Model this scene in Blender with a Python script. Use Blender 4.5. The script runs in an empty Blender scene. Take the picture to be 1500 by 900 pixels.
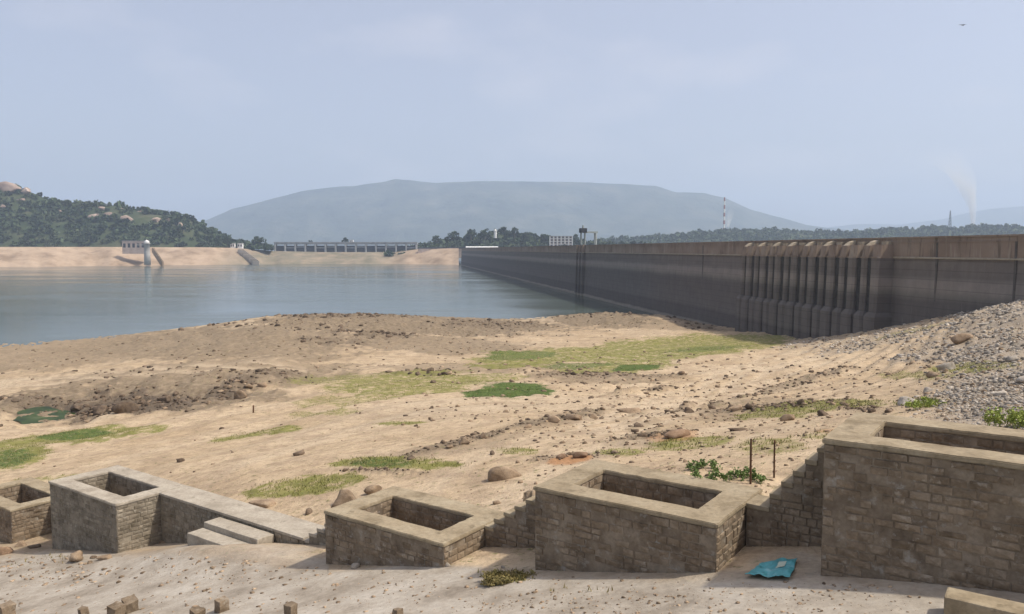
import bpy, bmesh, math, random
import numpy as np
from mathutils import Vector, Matrix, Euler

random.seed(7)
RNG = np.random.default_rng(7)
scene = bpy.context.scene
COL = scene.collection

# ------------------------------------------------------------------ camera, sky, sun, exposure
EYE = 23.0                       # metres above the reservoir (water is z = 0)
FPX = 1150.0                     # focal length in pixels of the 1500 px wide photograph
HORIZON = 366.0
PITCH = math.atan((450 - HORIZON) / FPX)
cam_data = bpy.data.cameras.new("camera")
cam_data.sensor_width = 36.0
cam_data.lens = 36.0 * FPX / 1500.0
cam_data.clip_start = 0.1
cam_data.clip_end = 60000.0
cam = bpy.data.objects.new("camera", cam_data)
cam.location = (0, 0, EYE)
cam.rotation_euler = (math.pi / 2 - PITCH, 0, 0)
COL.objects.link(cam)
scene.camera = cam

SUN_DIR = Vector((0.978, -0.213, 0)).normalized()       # where the sun stands (horizontal part)
SUN_EL = math.radians(55)
sun_vec = Vector((SUN_DIR.x * math.cos(SUN_EL), SUN_DIR.y * math.cos(SUN_EL), math.sin(SUN_EL)))

world = bpy.data.worlds.new("World")
scene.world = world
world.use_nodes = True
wn, wl = world.node_tree.nodes, world.node_tree.links
wn.clear()
w_out = wn.new("ShaderNodeOutputWorld")
w_bg = wn.new("ShaderNodeBackground")
w_sky = wn.new("ShaderNodeTexSky")
w_sky.sky_type = 'NISHITA'
w_sky.sun_disc = False
w_sky.sun_elevation = SUN_EL
w_sky.sun_rotation = math.atan2(SUN_DIR.x, SUN_DIR.y)
w_sky.altitude = 200
w_sky.air_density = 0.8
w_sky.dust_density = 5.0
w_sky.ozone_density = 1.0
w_bg.inputs['Strength'].default_value = 0.137
# thin, barely visible cloud puffs mixed over the clear sky
w_tc = wn.new("ShaderNodeTexCoord")
w_map = wn.new("ShaderNodeMapping")
w_map.inputs['Scale'].default_value = (1.0, 1.0, 2.6)
w_noise = wn.new("ShaderNodeTexNoise")
w_noise.inputs['Scale'].default_value = 4.2
w_noise.inputs['Detail'].default_value = 5
w_noise.inputs['Roughness'].default_value = 0.5
w_ramp = wn.new("ShaderNodeValToRGB")
w_ramp.color_ramp.elements[0].color = (.62, .62, .62, 1)
w_ramp.color_ramp.elements[0].position = 0.50
w_ramp.color_ramp.elements[1].position = 0.70
w_mul = wn.new("ShaderNodeMath"); w_mul.operation = 'MULTIPLY'; w_mul.inputs[1].default_value = 0.5
w_mix = wn.new("ShaderNodeMix"); w_mix.data_type = 'RGBA'
w_mix.inputs[7].default_value = (5.3, 4.95, 5.1, 1)
wl.new(w_tc.outputs['Generated'], w_map.inputs['Vector'])
wl.new(w_map.outputs['Vector'], w_noise.inputs['Vector'])
wl.new(w_noise.outputs['Fac'], w_ramp.inputs['Fac'])
wl.new(w_ramp.outputs['Color'], w_mul.inputs[0])
wl.new(w_mul.outputs[0], w_mix.inputs[0])
wl.new(w_sky.outputs['Color'], w_mix.inputs[6])
wl.new(w_mix.outputs[2], w_bg.inputs['Color'])
wl.new(w_bg.outputs['Background'], w_out.inputs['Surface'])

sun_data = bpy.data.lights.new("sun", 'SUN')
sun_data.energy = 3.3
sun_data.angle = math.radians(2.0)
sun_data.color = (1.0, 0.93, 0.82)
sun = bpy.data.objects.new("sun", sun_data)
sun.rotation_euler = sun_vec.to_track_quat('Z', 'Y').to_euler()
sun.location = (60, -20, 90)
COL.objects.link(sun)

scene.view_settings.view_transform = 'Standard'
scene.view_settings.look = 'None'
scene.view_settings.exposure = 0.40
scene.view_settings.gamma = 1.0
scene.view_settings.use_curve_mapping = False
scene.render.engine = 'CYCLES'
cy = scene.cycles
cy.use_denoising = True
cy.denoiser = 'OPENIMAGEDENOISE'
cy.max_bounces = 6
cy.diffuse_bounces = 3
cy.glossy_bounces = 2
cy.volume_bounces = 1
cy.use_adaptive_sampling = True
cy.adaptive_threshold = 0.015
cy.sample_clamp_indirect = 4.0

# ------------------------------------------------------------------ small maths helpers
def ray(x, y):
    """direction of a pixel of the 1500x900 photograph, scaled so that its Y (forward) is 1"""
    t = (x - 750) / FPX; s = (450 - y) / FPX
    d = np.array([t, math.cos(PITCH) + s * math.sin(PITCH), -math.sin(PITCH) + s * math.cos(PITCH)])
    return d / d[1]

def at(x, y, Y):
    d = ray(x, y) * Y
    return Vector((d[0], d[1], EYE + d[2]))

def proj(X, Y, Z):
    """photo pixel of world points (arrays)"""
    zc = Y * math.cos(PITCH) - (Z - EYE) * math.sin(PITCH)
    yc = Y * math.sin(PITCH) + (Z - EYE) * math.cos(PITCH)
    return 750 + FPX * X / zc, 450 - FPX * yc / zc

def hash2(ix, iy, seed):
    h = (ix.astype(np.int64) * 374761393 + iy.astype(np.int64) * 668265263 + seed * 1274126177) & 0x7fffffff
    h = ((h ^ (h >> 13)) * 1274126177) & 0x7fffffff
    h = h ^ (h >> 16)
    return (h & 0xffff) / 65535.0

def vnoise(x, y, seed=0):
    ix = np.floor(x); iy = np.floor(y)
    fx = x - ix; fy = y - iy
    fx = fx * fx * (3 - 2 * fx); fy = fy * fy * (3 - 2 * fy)
    a = hash2(ix, iy, seed); b = hash2(ix + 1, iy, seed)
    c = hash2(ix, iy + 1, seed); d = hash2(ix + 1, iy + 1, seed)
    return (a * (1 - fx) + b * fx) * (1 - fy) + (c * (1 - fx) + d * fx) * fy

def fbm(x, y, octaves=4, seed=0, gain=0.5):
    s = np.zeros_like(x); a = 1.0; n = 0.0
    for k in range(octaves):
        s += a * vnoise(x * 2 ** k + 17.3 * k, y * 2 ** k - 9.1 * k, seed + k); n += a; a *= gain
    return s / n * 2 - 1            # -1..1

def sstep(a, b, x):
    t = np.clip((x - a) / (b - a), 0, 1)
    return t * t * (3 - 2 * t)

# ------------------------------------------------------------------ object helpers
def tag(o, label=None, cat=None, group=None, kind=None):
    if label: o['label'] = label
    if cat: o['category'] = cat
    if group: o['group'] = group
    if kind: o['kind'] = kind
    return o

def link(name, me, mat=None, parent=None):
    o = bpy.data.objects.new(name, me)
    COL.objects.link(o)
    if mat is not None and me is not None and not me.materials:
        me.materials.append(mat)
    if parent is not None:
        o.parent = parent
    return o

def empty(name, loc=(0, 0, 0), rz=0.0):
    o = bpy.data.objects.new(name, None)
    o.location = loc; o.rotation_euler = (0, 0, rz)
    o.empty_display_size = 0.3
    COL.objects.link(o)
    return o

def np_mesh(name, V, F, smooth=False):
    V = np.asarray(V, dtype=np.float32); F = np.asarray(F, dtype=np.int32)
    me = bpy.data.meshes.new(name)
    n, k = F.shape
    me.vertices.add(len(V)); me.vertices.foreach_set("co", V.ravel())
    me.loops.add(n * k); me.loops.foreach_set("vertex_index", F.ravel())
    me.polygons.add(n)
    me.polygons.foreach_set("loop_start", np.arange(0, n * k, k, dtype=np.int32))
    if smooth:
        me.polygons.foreach_set("use_smooth", np.ones(n, dtype=bool))
    me.update(calc_edges=True)
    me.validate()
    return me

def poly_mesh(name, verts, faces, smooth=False):
    me = bpy.data.meshes.new(name)
    me.from_pydata([tuple(v) for v in verts], [], faces)
    if smooth:
        for p in me.polygons: p.use_smooth = True
    me.update()
    return me

class MB:
    """collects boxes, prisms and tubes in one mesh"""
    def __init__(self): self.v = []; self.f = []
    def hexa(self, pts):
        b = len(self.v); self.v += [tuple(p) for p in pts]
        for q in ((0, 3, 2, 1), (4, 5, 6, 7), (0, 1, 5, 4), (1, 2, 6, 5), (2, 3, 7, 6), (3, 0, 4, 7)):
            self.f.append(tuple(b + i for i in q))
        return self
    def box(self, x0, x1, y0, y1, z0, z1):
        return self.hexa([(x0, y0, z0), (x1, y0, z0), (x1, y1, z0), (x0, y1, z0),
                          (x0, y0, z1), (x1, y0, z1), (x1, y1, z1), (x0, y1, z1)])
    def prism(self, outline, fn0, fn1):
        """outline: list of 2D points; fn0/fn1 map a 2D point to the two end caps"""
        b = len(self.v); n = len(outline)
        self.v += [tuple(fn0(p)) for p in outline] + [tuple(fn1(p)) for p in outline]
        self.f.append(tuple(b + i for i in reversed(range(n))))
        self.f.append(tuple(b + n + i for i in range(n)))
        for i in range(n):
            j = (i + 1) % n
            self.f.append((b + i, b + j, b + n + j, b + n + i))
        return self
    def tube(self, p0, p1, r0, r1=None, n=8):
        r1 = r0 if r1 is None else r1
        p0 = Vector(p0); p1 = Vector(p1); d = (p1 - p0).normalized()
        a = d.orthogonal().normalized(); c = d.cross(a)
        b = len(self.v)
        for p, r in ((p0, r0), (p1, r1)):
            for i in range(n):
                w = 2 * math.pi * i / n
                self.v.append(tuple(p + (a * math.cos(w) + c * math.sin(w)) * r))
        self.f.append(tuple(b + i for i in reversed(range(n))))
        self.f.append(tuple(b + n + i for i in range(n)))
        for i in range(n):
            j = (i + 1) % n
            self.f.append((b + i, b + j, b + n + j, b + n + i))
        return self
    def lathe(self, prof, n=20, c=(0, 0)):
        b = len(self.v); m = len(prof)
        for r, z in prof:
            for i in range(n):
                w = 2 * math.pi * i / n
                self.v.append((c[0] + r * math.cos(w), c[1] + r * math.sin(w), z))
        for k in range(m - 1):
            for i in range(n):
                j = (i + 1) % n
                self.f.append((b + k * n + i, b + k * n + j, b + (k + 1) * n + j, b + (k + 1) * n + i))
        self.f.append(tuple(b + i for i in reversed(range(n))))
        self.f.append(tuple(b + (m - 1) * n + i for i in range(n)))
        return self
    def build(self, name, mat, parent=None, smooth=False, bevel=0.0):
        me = poly_mesh(name, self.v, self.f, smooth)
        if bevel:
            bm = bmesh.new(); bm.from_mesh(me)
            bmesh.ops.bevel(bm, geom=list(bm.edges), offset=bevel, segments=2, affect='EDGES', profile=0.6)
            bm.to_mesh(me); bm.free()
        return link(name, me, mat, parent)

# ------------------------------------------------------------------ materials
def new_mat(name, rough=0.9, spec=0.2):
    m = bpy.data.materials.new(name); m.use_nodes = True
    nt = m.node_tree
    b = nt.nodes['Principled BSDF']
    b.inputs['Roughness'].default_value = rough
    b.inputs['Specular IOR Level'].default_value = spec
    return m, nt, b

def nd(nt, typ, **kw):
    n = nt.nodes.new(typ)
    for k, v in kw.items():
        if k == 'op': n.operation = v
        elif k == 'dt': n.data_type = v
        else: n.inputs[k].default_value = v
    return n

def noise(nt, vec, scale, detail=4, rough=0.55, stretch=None):
    if stretch:
        mp = nt.nodes.new("ShaderNodeMapping"); mp.inputs['Scale'].default_value = stretch
        nt.links.new(vec, mp.inputs['Vector']); vec = mp.outputs['Vector']
    n = nd(nt, "ShaderNodeTexNoise", Scale=scale, Detail=detail, Roughness=rough)
    nt.links.new(vec, n.inputs['Vector'])
    return n.outputs['Fac']

def ramp(nt, fac, stops):
    r = nt.nodes.new("ShaderNodeValToRGB")
    e = r.color_ramp.elements
    while len(e) < len(stops): e.new(0.5)
    for k, (p, c) in enumerate(stops):
        e[k].position = p
        e[k].color = (c[0], c[1], c[2], 1) if not isinstance(c, (int, float)) else (c, c, c, 1)
    nt.links.new(fac, r.inputs['Fac'])
    return r.outputs['Color']

def mix(nt, fac, a, b, mode='MIX'):
    m = nt.nodes.new("ShaderNodeMix"); m.data_type = 'RGBA'; m.blend_type = mode
    for sock, val in ((m.inputs[0], fac), (m.inputs[6], a), (m.inputs[7], b)):
        if isinstance(val, (int, float)): sock.default_value = val
        elif isinstance(val, tuple): sock.default_value = (*val[:3], 1)
        else: nt.links.new(val, sock)
    return m.outputs[2]

def math_n(nt, op, a, b=None, clamp=False):
    m = nt.nodes.new("ShaderNodeMath"); m.operation = op; m.use_clamp = clamp
    for k, val in enumerate((a, b)):
        if val is None: continue
        if isinstance(val, (int, float)): m.inputs[k].default_value = val
        else: nt.links.new(val, m.inputs[k])
    return m.outputs[0]

def bump(nt, bsdf, height, strength=0.4, dist=0.05, prev=None):
    b = nd(nt, "ShaderNodeBump", Strength=strength, Distance=dist)
    nt.links.new(height, b.inputs['Height'])
    if prev is not None: nt.links.new(prev, b.inputs['Normal'])
    nt.links.new(b.outputs['Normal'], bsdf.inputs['Normal'])
    return b.outputs['Normal']

def pos(nt):
    return nt.nodes.new("ShaderNodeNewGeometry").outputs['Position']

def objc(nt):
    return nt.nodes.new("ShaderNodeTexCoord").outputs['Object']

def rnd(nt):
    return nt.nodes.new("ShaderNodeObjectInfo").outputs['Random']

def stone_mat(name, lo, mid, hi, scale=3.0, rough=0.92, bumpd=0.03, var=0.35, speck=None):
    """weathered mineral surface: large mottling, fine grain, per-object tone"""
    m, nt, b = new_mat(name, rough, 0.15)
    p = pos(nt)
    n1 = noise(nt, p, scale, 6, 0.62)
    n2 = noise(nt, p, scale * 9, 4, 0.6)
    c = ramp(nt, n1, [(0.28, lo), (0.5, mid), (0.74, hi)])
    c = mix(nt, 0.30, c, ramp(nt, n2, [(0.3, 0.25), (0.7, 0.75)]), 'OVERLAY')
    if var:
        v = math_n(nt, 'MULTIPLY_ADD', rnd(nt), var)
        v.node.inputs[2].default_value = 1 - var / 2
        c = mix(nt, 1.0, c, v, 'MULTIPLY')
    ta = nt.nodes.new("ShaderNodeAttribute"); ta.attribute_name = "tone"
    c = mix(nt, 1.0, c, math_n(nt, 'ADD', ta.outputs['Fac'], 1.0), 'MULTIPLY')
    if speck:
        n3 = noise(nt, p, scale * 2.3, 5, 0.7)
        c = mix(nt, ramp(nt, n3, [(0.56, 0.0), (0.68, 0.8)]), c, speck)
    nt.links.new(c, b.inputs['Base Color'])
    h = math_n(nt, 'ADD', n1, math_n(nt, 'MULTIPLY', n2, 0.4))
    bump(nt, b, h, 0.6, bumpd)
    return m

M = {}
M['block'] = stone_mat('wall_stone', (0.091, 0.066, 0.044), (0.199, 0.151, 0.103), (0.312, 0.252, 0.183), 1.7, bumpd=.05, var=.26, speck=(0.344, 0.298, 0.235))
M['mortar'] = stone_mat('mortar_render', (0.102, 0.077, 0.054), (0.199, 0.157, 0.112), (0.295, 0.244, 0.183), 1.5, bumpd=.025, var=0, speck=(0.312, 0.291, 0.253))
M['block_grey'] = stone_mat('wall_stone_grey', (0.109, 0.091, 0.064), (0.202, 0.171, 0.128), (0.306, 0.266, 0.204), 1.8, bumpd=.03, var=.28, speck=(0.345, 0.313, 0.255))
M['mortar_grey'] = stone_mat('mortar_render_grey', (0.119, 0.099, 0.072), (0.212, 0.180, 0.136), (0.296, 0.258, 0.199), 1.4, bumpd=.025, var=0)
M['coping'] = stone_mat('cement_coping', (0.181, 0.142, 0.090), (0.285, 0.231, 0.154), (0.347, 0.293, 0.206), 1.3, bumpd=.02, var=.06, speck=(0.165, 0.130, 0.083))
M['coping_grey'] = stone_mat('cement_coping_grey', (0.258, 0.220, 0.169), (0.355, 0.310, 0.246), (0.433, 0.385, 0.310), 1.2, bumpd=.02, var=.06, speck=(0.227, 0.195, 0.150))
M['soil'] = stone_mat('soil', (.18, .13, .085), (.27, .20, .135), (.36, .28, .19), 2.0, bumpd=.06, var=0)
M['rock_brown'] = stone_mat('brown_rock', (.15, .105, .068), (.25, .182, .12), (.36, .275, .19), 2.5, bumpd=.06, var=.4)
M['rock_dark'] = stone_mat('dark_rock', (.075, .052, .035), (.135, .098, .068), (.21, .158, .112), 2.5, bumpd=.06, var=.4)
M['rock_grey'] = stone_mat('grey_rock', (0.201, 0.173, 0.140), (0.342, 0.302, 0.251), (0.496, 0.445, 0.380), 2.0, bumpd=.05, var=.4)
M['rock_red'] = stone_mat('red_earth', (.16, .10, .062), (.25, .165, .105), (.34, .24, .16), 3.0, bumpd=.06, var=.3)
M['granite'] = stone_mat('granite', (.24, .175, .14), (.34, .26, .21), (.44, .35, .29), .08, bumpd=.8, var=.25)
M['rust'] = stone_mat('rusty_steel', (.06, .032, .02), (.11, .06, .035), (.16, .09, .05), 12, bumpd=.004, var=.2)
M['white_paint'] = stone_mat('white_paint', (.60, .59, .56), (.72, .71, .68), (.78, .77, .75), .4, bumpd=.01, var=.06)
M['pale_concrete'] = stone_mat('pale_concrete', (.36, .34, .31), (.46, .44, .41), (.55, .53, .50), .2, bumpd=.02, var=.1)
M['dark_steel'] = stone_mat('dark_steel', (.035, .04, .045), (.06, .065, .075), (.09, .095, .105), .5, bumpd=.01, var=.2)
M['weir_concrete'] = stone_mat('weir_concrete', (.20, .21, .215), (.28, .29, .295), (.36, .37, .37), .2, bumpd=.02, var=.1)
M['pink_wash'] = stone_mat('pink_wash', (.42, .32, .26), (.52, .41, .34), (.58, .48, .41), .15, bumpd=.02, var=.1)
M['red_paint'] = stone_mat('red_paint', (.28, .10, .085), (.33, .12, .10), (.37, .15, .12), .2, bumpd=.01, var=0)
M['green_grey_paint'] = stone_mat('green_grey_paint', (.20, .23, .22), (.29, .32, .31), (.36, .39, .38), .5, bumpd=.01, var=.1)

def leaf_mat(name, c0, c1, c2, scale=.2):
    m, nt, b = new_mat(name, 0.75, 0.2)
    p = pos(nt)
    c = ramp(nt, noise(nt, p, scale, 4, .6), [(.3, c0), (.52, c1), (.75, c2)])
    v = ramp(nt, noise(nt, p, scale * 14, 2, .5), [(.25, .35), (.75, .65)])
    c = mix(nt, .6, c, v, 'OVERLAY')
    ta = nt.nodes.new("ShaderNodeAttribute"); ta.attribute_name = "tone"
    c = mix(nt, 1.0, c, math_n(nt, 'ADD', ta.outputs['Fac'], 1.0), 'MULTIPLY')
    nt.links.new(c, b.inputs['Base Color'])
    return m
M['forest'] = leaf_mat('forest_leaf', (.028, .045, .022), (.045, .065, .030), (.075, .09, .042), .03)
M['tree'] = leaf_mat('tree_leaf', (.025, .042, .02), (.042, .062, .028), (.065, .085, .038), .15)
M['shrub'] = leaf_mat('shrub_leaf', (.09, .14, .04), (.14, .20, .06), (.20, .26, .09), 4)
M['bush_yellow'] = leaf_mat('bush_yellow_leaf', (.19, .24, .05), (.27, .32, .07), (.34, .38, .11), 3)
M['grass_blade'] = leaf_mat('grass_blade', (0.155, 0.152, 0.048), (0.205, 0.193, 0.067), (0.280, 0.244, 0.100), .12)
M['grass_bright'] = leaf_mat('grass_bright', (0.081, 0.107, 0.033), (0.109, 0.137, 0.044), (0.161, 0.171, 0.066), .3)
M['grass_dry'] = leaf_mat('grass_dry', (.16, .14, .05), (.22, .18, .07), (.27, .21, .10), 2)
M['bark'] = stone_mat('bark', (.07, .055, .04), (.11, .09, .065), (.15, .125, .09), 2, bumpd=.05, var=.1)

# ------------------------------------------------------------------ terrain: the reservoir bed laid bare
# the row of masonry boxes: u runs along the row (left and away), v across it
TH = math.radians(55)
U = np.array([-math.sin(TH), math.cos(TH)]); W = np.array([math.cos(TH), math.sin(TH)])
def suv(s, v, z=0.0):
    return Vector((U[0] * s + W[0] * v, U[1] * s + W[1] * v, z))
S_TAB = np.array([-30, -8, 0, 3.46, 5.48, 9.84, 12.63, 17.1, 22, 28.6, 34, 42, 60])
H_TAB = np.array([-3.6, -4.7, -5.55, -6.0, -6.65, -7.5, -8.1, -9.06, -10.25, -11.48, -12.4, -13.6, -16.0])
def near_h(s): return np.interp(s, S_TAB, H_TAB)

ctrl = []          # (X/Y, ln Y, depression below eye / Y)
def cpix(x, rows):
    for y, Y in rows:
        d = ray(x, y); ctrl.append((d[0], math.log(Y), -d[2]))
def chgt(x, Y, h):
    d = ray(x, 460); ctrl.append((d[0], math.log(Y), -h / Y))
cpix(-350, [(520, 165), (560, 130), (640, 80)])
cpix(-120, [(511, 182), (545, 140), (600, 100), (660, 66)])
cpix(0, [(506, 188)])
cpix(100, [(501, 193), (540, 142), (572, 118), (600, 97), (640, 71), (690, 51)])
cpix(250, [(484, 205), (510, 172), (560, 112), (600, 85), (650, 59), (690, 46)])
cpix(400, [(466, 218), (500, 165), (540, 118), (600, 76), (650, 53), (700, 38.5)])
cpix(550, [(464, 225), (490, 180), (520, 140), (550, 103), (600, 66), (650, 45)])
cpix(750, [(477, 222), (490, 195), (520, 140), (550, 99), (600, 60), (650, 38)])
cpix(820, [(480, 216), (500, 176)])
cpix(960, [(468, 232), (482, 205)])
cpix(900, [(466, 240), (480, 215), (500, 178), (530, 128), (560, 92), (600, 59), (650, 35)])
cpix(1050, [(490, 190), (515, 145), (545, 103), (600, 54), (650, 32)])
cpix(1190, [(496, 165), (520, 122), (550, 84), (590, 48), (640, 29)])
cpix(1320, [(479, 133), (505, 100), (540, 67), (580, 42), (620, 28)])
cpix(1500, [(440, 103), (480, 68), (520, 47), (560, 34), (600, 26.5)])
cpix(1750, [(400, 85), (470, 52), (540, 31)])
for x, Y in ((-350, 190), (-120, 200), (100, 212), (250, 235), (400, 262), (550, 275), (750, 282), (900, 305)):
    chgt(x, Y, -24.3); chgt(x, Y * 1.35, -27)
for x, Y, h in ((1050, 250, -23.6), (1190, 215, -21), (1320, 170, -15), (1500, 140, -9.5), (1050, 330, -26), (1250, 300, -24), (1500, 240, -16), (1750, 150, -7)):
    chgt(x, Y, h)
for s in (-16, -8, -2, 4, 9, 14, 19, 25, 31, 38):
    for v in (9, 12.5, 16, 20):
        X, Y = U * s + W * v
        if Y > 3: ctrl.append((X / Y, math.log(Y), -float(near_h(s)) / Y))
for t in (-1.1, -.5, 0, .5, 1.1):
    ctrl.append((t, math.log(4.0), 5.6 / 4.0 * (1 - .25 * t)))
ctrl = np.array(ctrl)
def tps_fit(P, val, lam=2e-3):
    n = len(P)
    d = np.linalg.norm(P[:, None] - P[None], axis=2)
    K = np.where(d > 0, d * d * np.log(np.maximum(d, 1e-9)), 0) + lam * np.eye(n)
    Q = np.hstack([np.ones((n, 1)), P])
    A = np.block([[K, Q], [Q.T, np.zeros((3, 3))]])
    return np.linalg.solve(A, np.concatenate([val, np.zeros(3)]))
TSC = 1.6
CP = np.stack([ctrl[:, 0] * TSC, ctrl[:, 1]], 1)
CV = np.log(ctrl[:, 2])
coef = tps_fit(CP, CV)
def tps_eval(t, ly):
    q = np.stack([t.ravel() * TSC, ly.ravel()], 1)
    out = np.zeros(len(q))
    for k in range(0, len(q), 20000):
        d2 = ((q[k:k + 20000, None] - CP[None]) ** 2).sum(2)
        out[k:k + 20000] = (0.5 * d2 * np.log(np.maximum(d2, 1e-12))) @ coef[:len(CP)] + coef[len(CP)] + q[k:k + 20000] @ coef[len(CP) + 1:]
    return np.exp(out).reshape(t.shape)

NT, NY = 820, 500
T0, T1 = -1.12, 1.12
LY0, LY1 = math.log(3.0), math.log(400.0)
tt = np.linspace(T0, T1, NT); ll = np.linspace(LY0, LY1, NY)
# coarse evaluation, then bilinear to the full grid
ct = np.linspace(T0, T1, 140); cl = np.linspace(LY0, LY1, 140)
GT, GL = np.meshgrid(ct, cl)
RHO = tps_eval(GT, GL)
def bil(grid, t, l, t0, t1, l0, l1):
    ny, nx = grid.shape
    a = np.clip((t - t0) / (t1 - t0) * (nx - 1), 0, nx - 1.001); b = np.clip((l - l0) / (l1 - l0) * (ny - 1), 0, ny - 1.001)
    i = a.astype(int); j = b.astype(int); fa = a - i; fb = b - j
    return (grid[j, i] * (1 - fa) + grid[j, i + 1] * fa) * (1 - fb) + (grid[j + 1, i] * (1 - fa) + grid[j + 1, i + 1] * fa) * fb
TT, LL = np.meshgrid(tt, ll)
YY = np.exp(LL); XX = TT * YY
HH = -bil(RHO, TT, LL, T0, T1, LY0, LY1) * YY
PX, PY = proj(XX, YY, EYE + HH)         # where each base vertex falls in the photograph (parametrisation only)
SS = XX * U[0] + YY * U[1]; VV = XX * W[0] + YY * W[1]

def blob(cx, cy, rx, ry, ang=0, rag=.35, seed=1, sx=.25, sy=.25):
    a = math.radians(ang)
    dx = PX - cx; dy = PY - cy
    ex = (dx * math.cos(a) + dy * math.sin(a)) / rx; ey = (-dx * math.sin(a) + dy * math.cos(a)) / ry
    d = np.sqrt(ex * ex + ey * ey)
    return d
NZ_A = fbm(XX * .09, YY * .09, 4, 11); NZ_B = fbm(XX * .4, YY * .4, 4, 23); NZ_C = fbm(XX * .03, YY * .03, 3, 31)
NZ_D = fbm(XX * 1.3, YY * 1.3, 3, 41)
# streaks that run along the shore lines (strand lines left by the falling water)
NZ_S = fbm(XX * .035 + HH * .2, HH * 2.2, 3, 57)
def bmask(lst, rag=.4):
    out = np.zeros_like(PX)
    for b in lst:
        cx, cy, rx, ry = b[:4]; ang = b[4] if len(b) > 4 else 0; st = b[5] if len(b) > 5 else 1
        d = blob(cx, cy, rx, ry, ang) + rag * (.6 * NZ_A + .65 * NZ_B + .5 * NZ_D)
        out = np.maximum(out, st * sstep(1.08, .80, d))
    return out

grass = bmask([(800, 524, 130, 13, -3), (960, 513, 180, 19, -4), (1070, 501, 85, 10, -3), (900, 541, 90, 10, -3, .8), (600, 563, 130, 17, -2, .75),
               (520, 585, 90, 9, -4, .5), (500, 555, 90, 8, -4, .55), (480, 606, 60, 5, -3, .5), (100, 640, 110, 11, -6, .95), (20, 668, 60, 18, -12, .9), (200, 628, 45, 5, -3, .8),
               (375, 636, 75, 6, -8, .85), (580, 678, 85, 9, 1, .95), (440, 712, 90, 14, -8, .9), (590, 621, 40, 2.5, -3, .8),
               (1170, 601, 90, 10, -6, .75), (1010, 650, 75, 9, -5, .7), (910, 662, 40, 6, 0, .6), (1240, 592, 60, 8, 0, .7), (1350, 592, 40, 8, 0, .9),
               (1400, 540, 45, 6, 0, .8), (1340, 550, 60, 6, 0, .5), (1130, 655, 60, 14, 0, .5), (1230, 640, 60, 8, 0, .5), (80, 700, 60, 4, -5, .5), (1440, 535, 50, 6, 0, .6),
               (1330, 487, 60, 4, -14, .5), (760, 660, 30, 5, 0, .6), (740, 848, 60, 12, 0, .75), (320, 806, 60, 5, 5, .3), (700, 555, 80, 9, 0, .6)])
bright = bmask([(745, 576, 68, 13, -2), (930, 541, 38, 5, -4, .9), (110, 637, 60, 5, -5, .7), (15, 672, 40, 12, -10, .6), (760, 521, 60, 7, -3, .5), (860, 538, 60, 5, -3, .5),
                (1030, 512, 70, 5, -4, .45), (1352, 590, 30, 6, 0, .6), (560, 678, 50, 6, 0, .5)], .3)
grav = np.clip(sstep(0, 130, (PX - 1330) + (PY - 520) * .18) * sstep(660, 615, PY) * sstep(430, 455, PY) * (1.0 + .5 * NZ_A)
               + .5 * bmask([(1290, 497, 110, 14, -11), (1340, 520, 60, 18, -5), (1190, 503, 50, 6, -8)], .7), 0, 1)
grav *= 1 - .9 * bmask([(1350, 540, 70, 10), (1240, 535, 90, 13, -14)], .4)
RIDGES = [(660, 654, 75, 4, -12), (820, 615, 70, 4, -8), (965, 638, 70, 5, -4), (870, 553, 100, 3.5, 1), (1120, 599, 100, 4, -6), (1010, 602, 60, 3, -8), (850, 668, 60, 4, -4), (700, 640, 40, 3, -10), (1240, 598, 70, 4, 3), (620, 548, 60, 3, 2), (560, 690, 60, 3, 2), (1180, 560, 90, 3, -14), (950, 575, 60, 2.5, -6)]
ridge = bmask(RIDGES, .7)
brown = np.clip(.7 * ridge + bmask([(600, 478, 260, 17, 1), (880, 470, 90, 11), (330, 508, 260, 34, -2, .85), (300, 560, 260, 20, -4, .8), (180, 592, 240, 20, -4, .95),
               (90, 520, 200, 32, -4, .7), (620, 505, 170, 15, 2, .8), (700, 540, 130, 10, 0, .6), (860, 555, 130, 9, 2, .7),
               (950, 645, 80, 10, -5, .5), (660, 655, 110, 9, -10, .5), (830, 614, 70, 9, -8, .5), (940, 620, 30, 20, 0, .5), (1100, 600, 100, 16, -4, .5),
               (1000, 480, 80, 7, 4, .6), (820, 890, 90, 14, 0, .4)], .5) + .15 * NZ_A, 0, 1)
dark = bmask([(190, 598, 120, 13, -5), (60, 600, 60, 6, 0, .7), (340, 574, 50, 8, -14, .8), (400, 558, 60, 6, -5, .5), (540, 493, 70, 7, 2, .6),
              (490, 505, 60, 5, 0, .4), (1010, 470, 50, 10, 14, .45), (500, 467, 110, 4, 0, .4), (720, 478, 90, 5, 0, .35)], .6)
conc = sstep(16.4, 15.2, VV) * sstep(40, 33, SS) * sstep(826, 846, PY + 6 * NZ_B + (PX < 480) * 26)
conc = np.clip(np.maximum(conc, bmask([(320, 800, 150, 24, 4, .9), (560, 850, 160, 20, -3, 1), (1150, 830, 60, 26, 0, .6)], .3)), 0, 1)
conc *= (VV < 16.9)
track = np.zeros_like(PX)
for off in (0, 9, 22, 31, 46):
    tx = np.array([840, 900, 960, 1030, 1090, 1140, 1180]) + off * .8; ty = np.array([622, 606, 585, 558, 536, 519, 508]) + off * .55
    yy = np.interp(PX, tx, ty, left=-999, right=-999) + 1.5 * NZ_A
    track = np.maximum(track, np.exp(-((PY - yy) / (1.6 + .010 * (PY - 480).clip(0))) ** 2) * sstep(-.5, .2, NZ_C + NZ_A))
for off in (0, 7):
    tx = np.array([-50, 60, 200, 330, 450]); ty = np.array([571, 570, 556, 545, 541]) + off
    yy = np.interp(PX, tx, ty, left=-999, right=-999) + 2 * NZ_A
    track = np.maximum(track, .9 * np.exp(-((PY - yy) / 2.2) ** 2))
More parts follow.
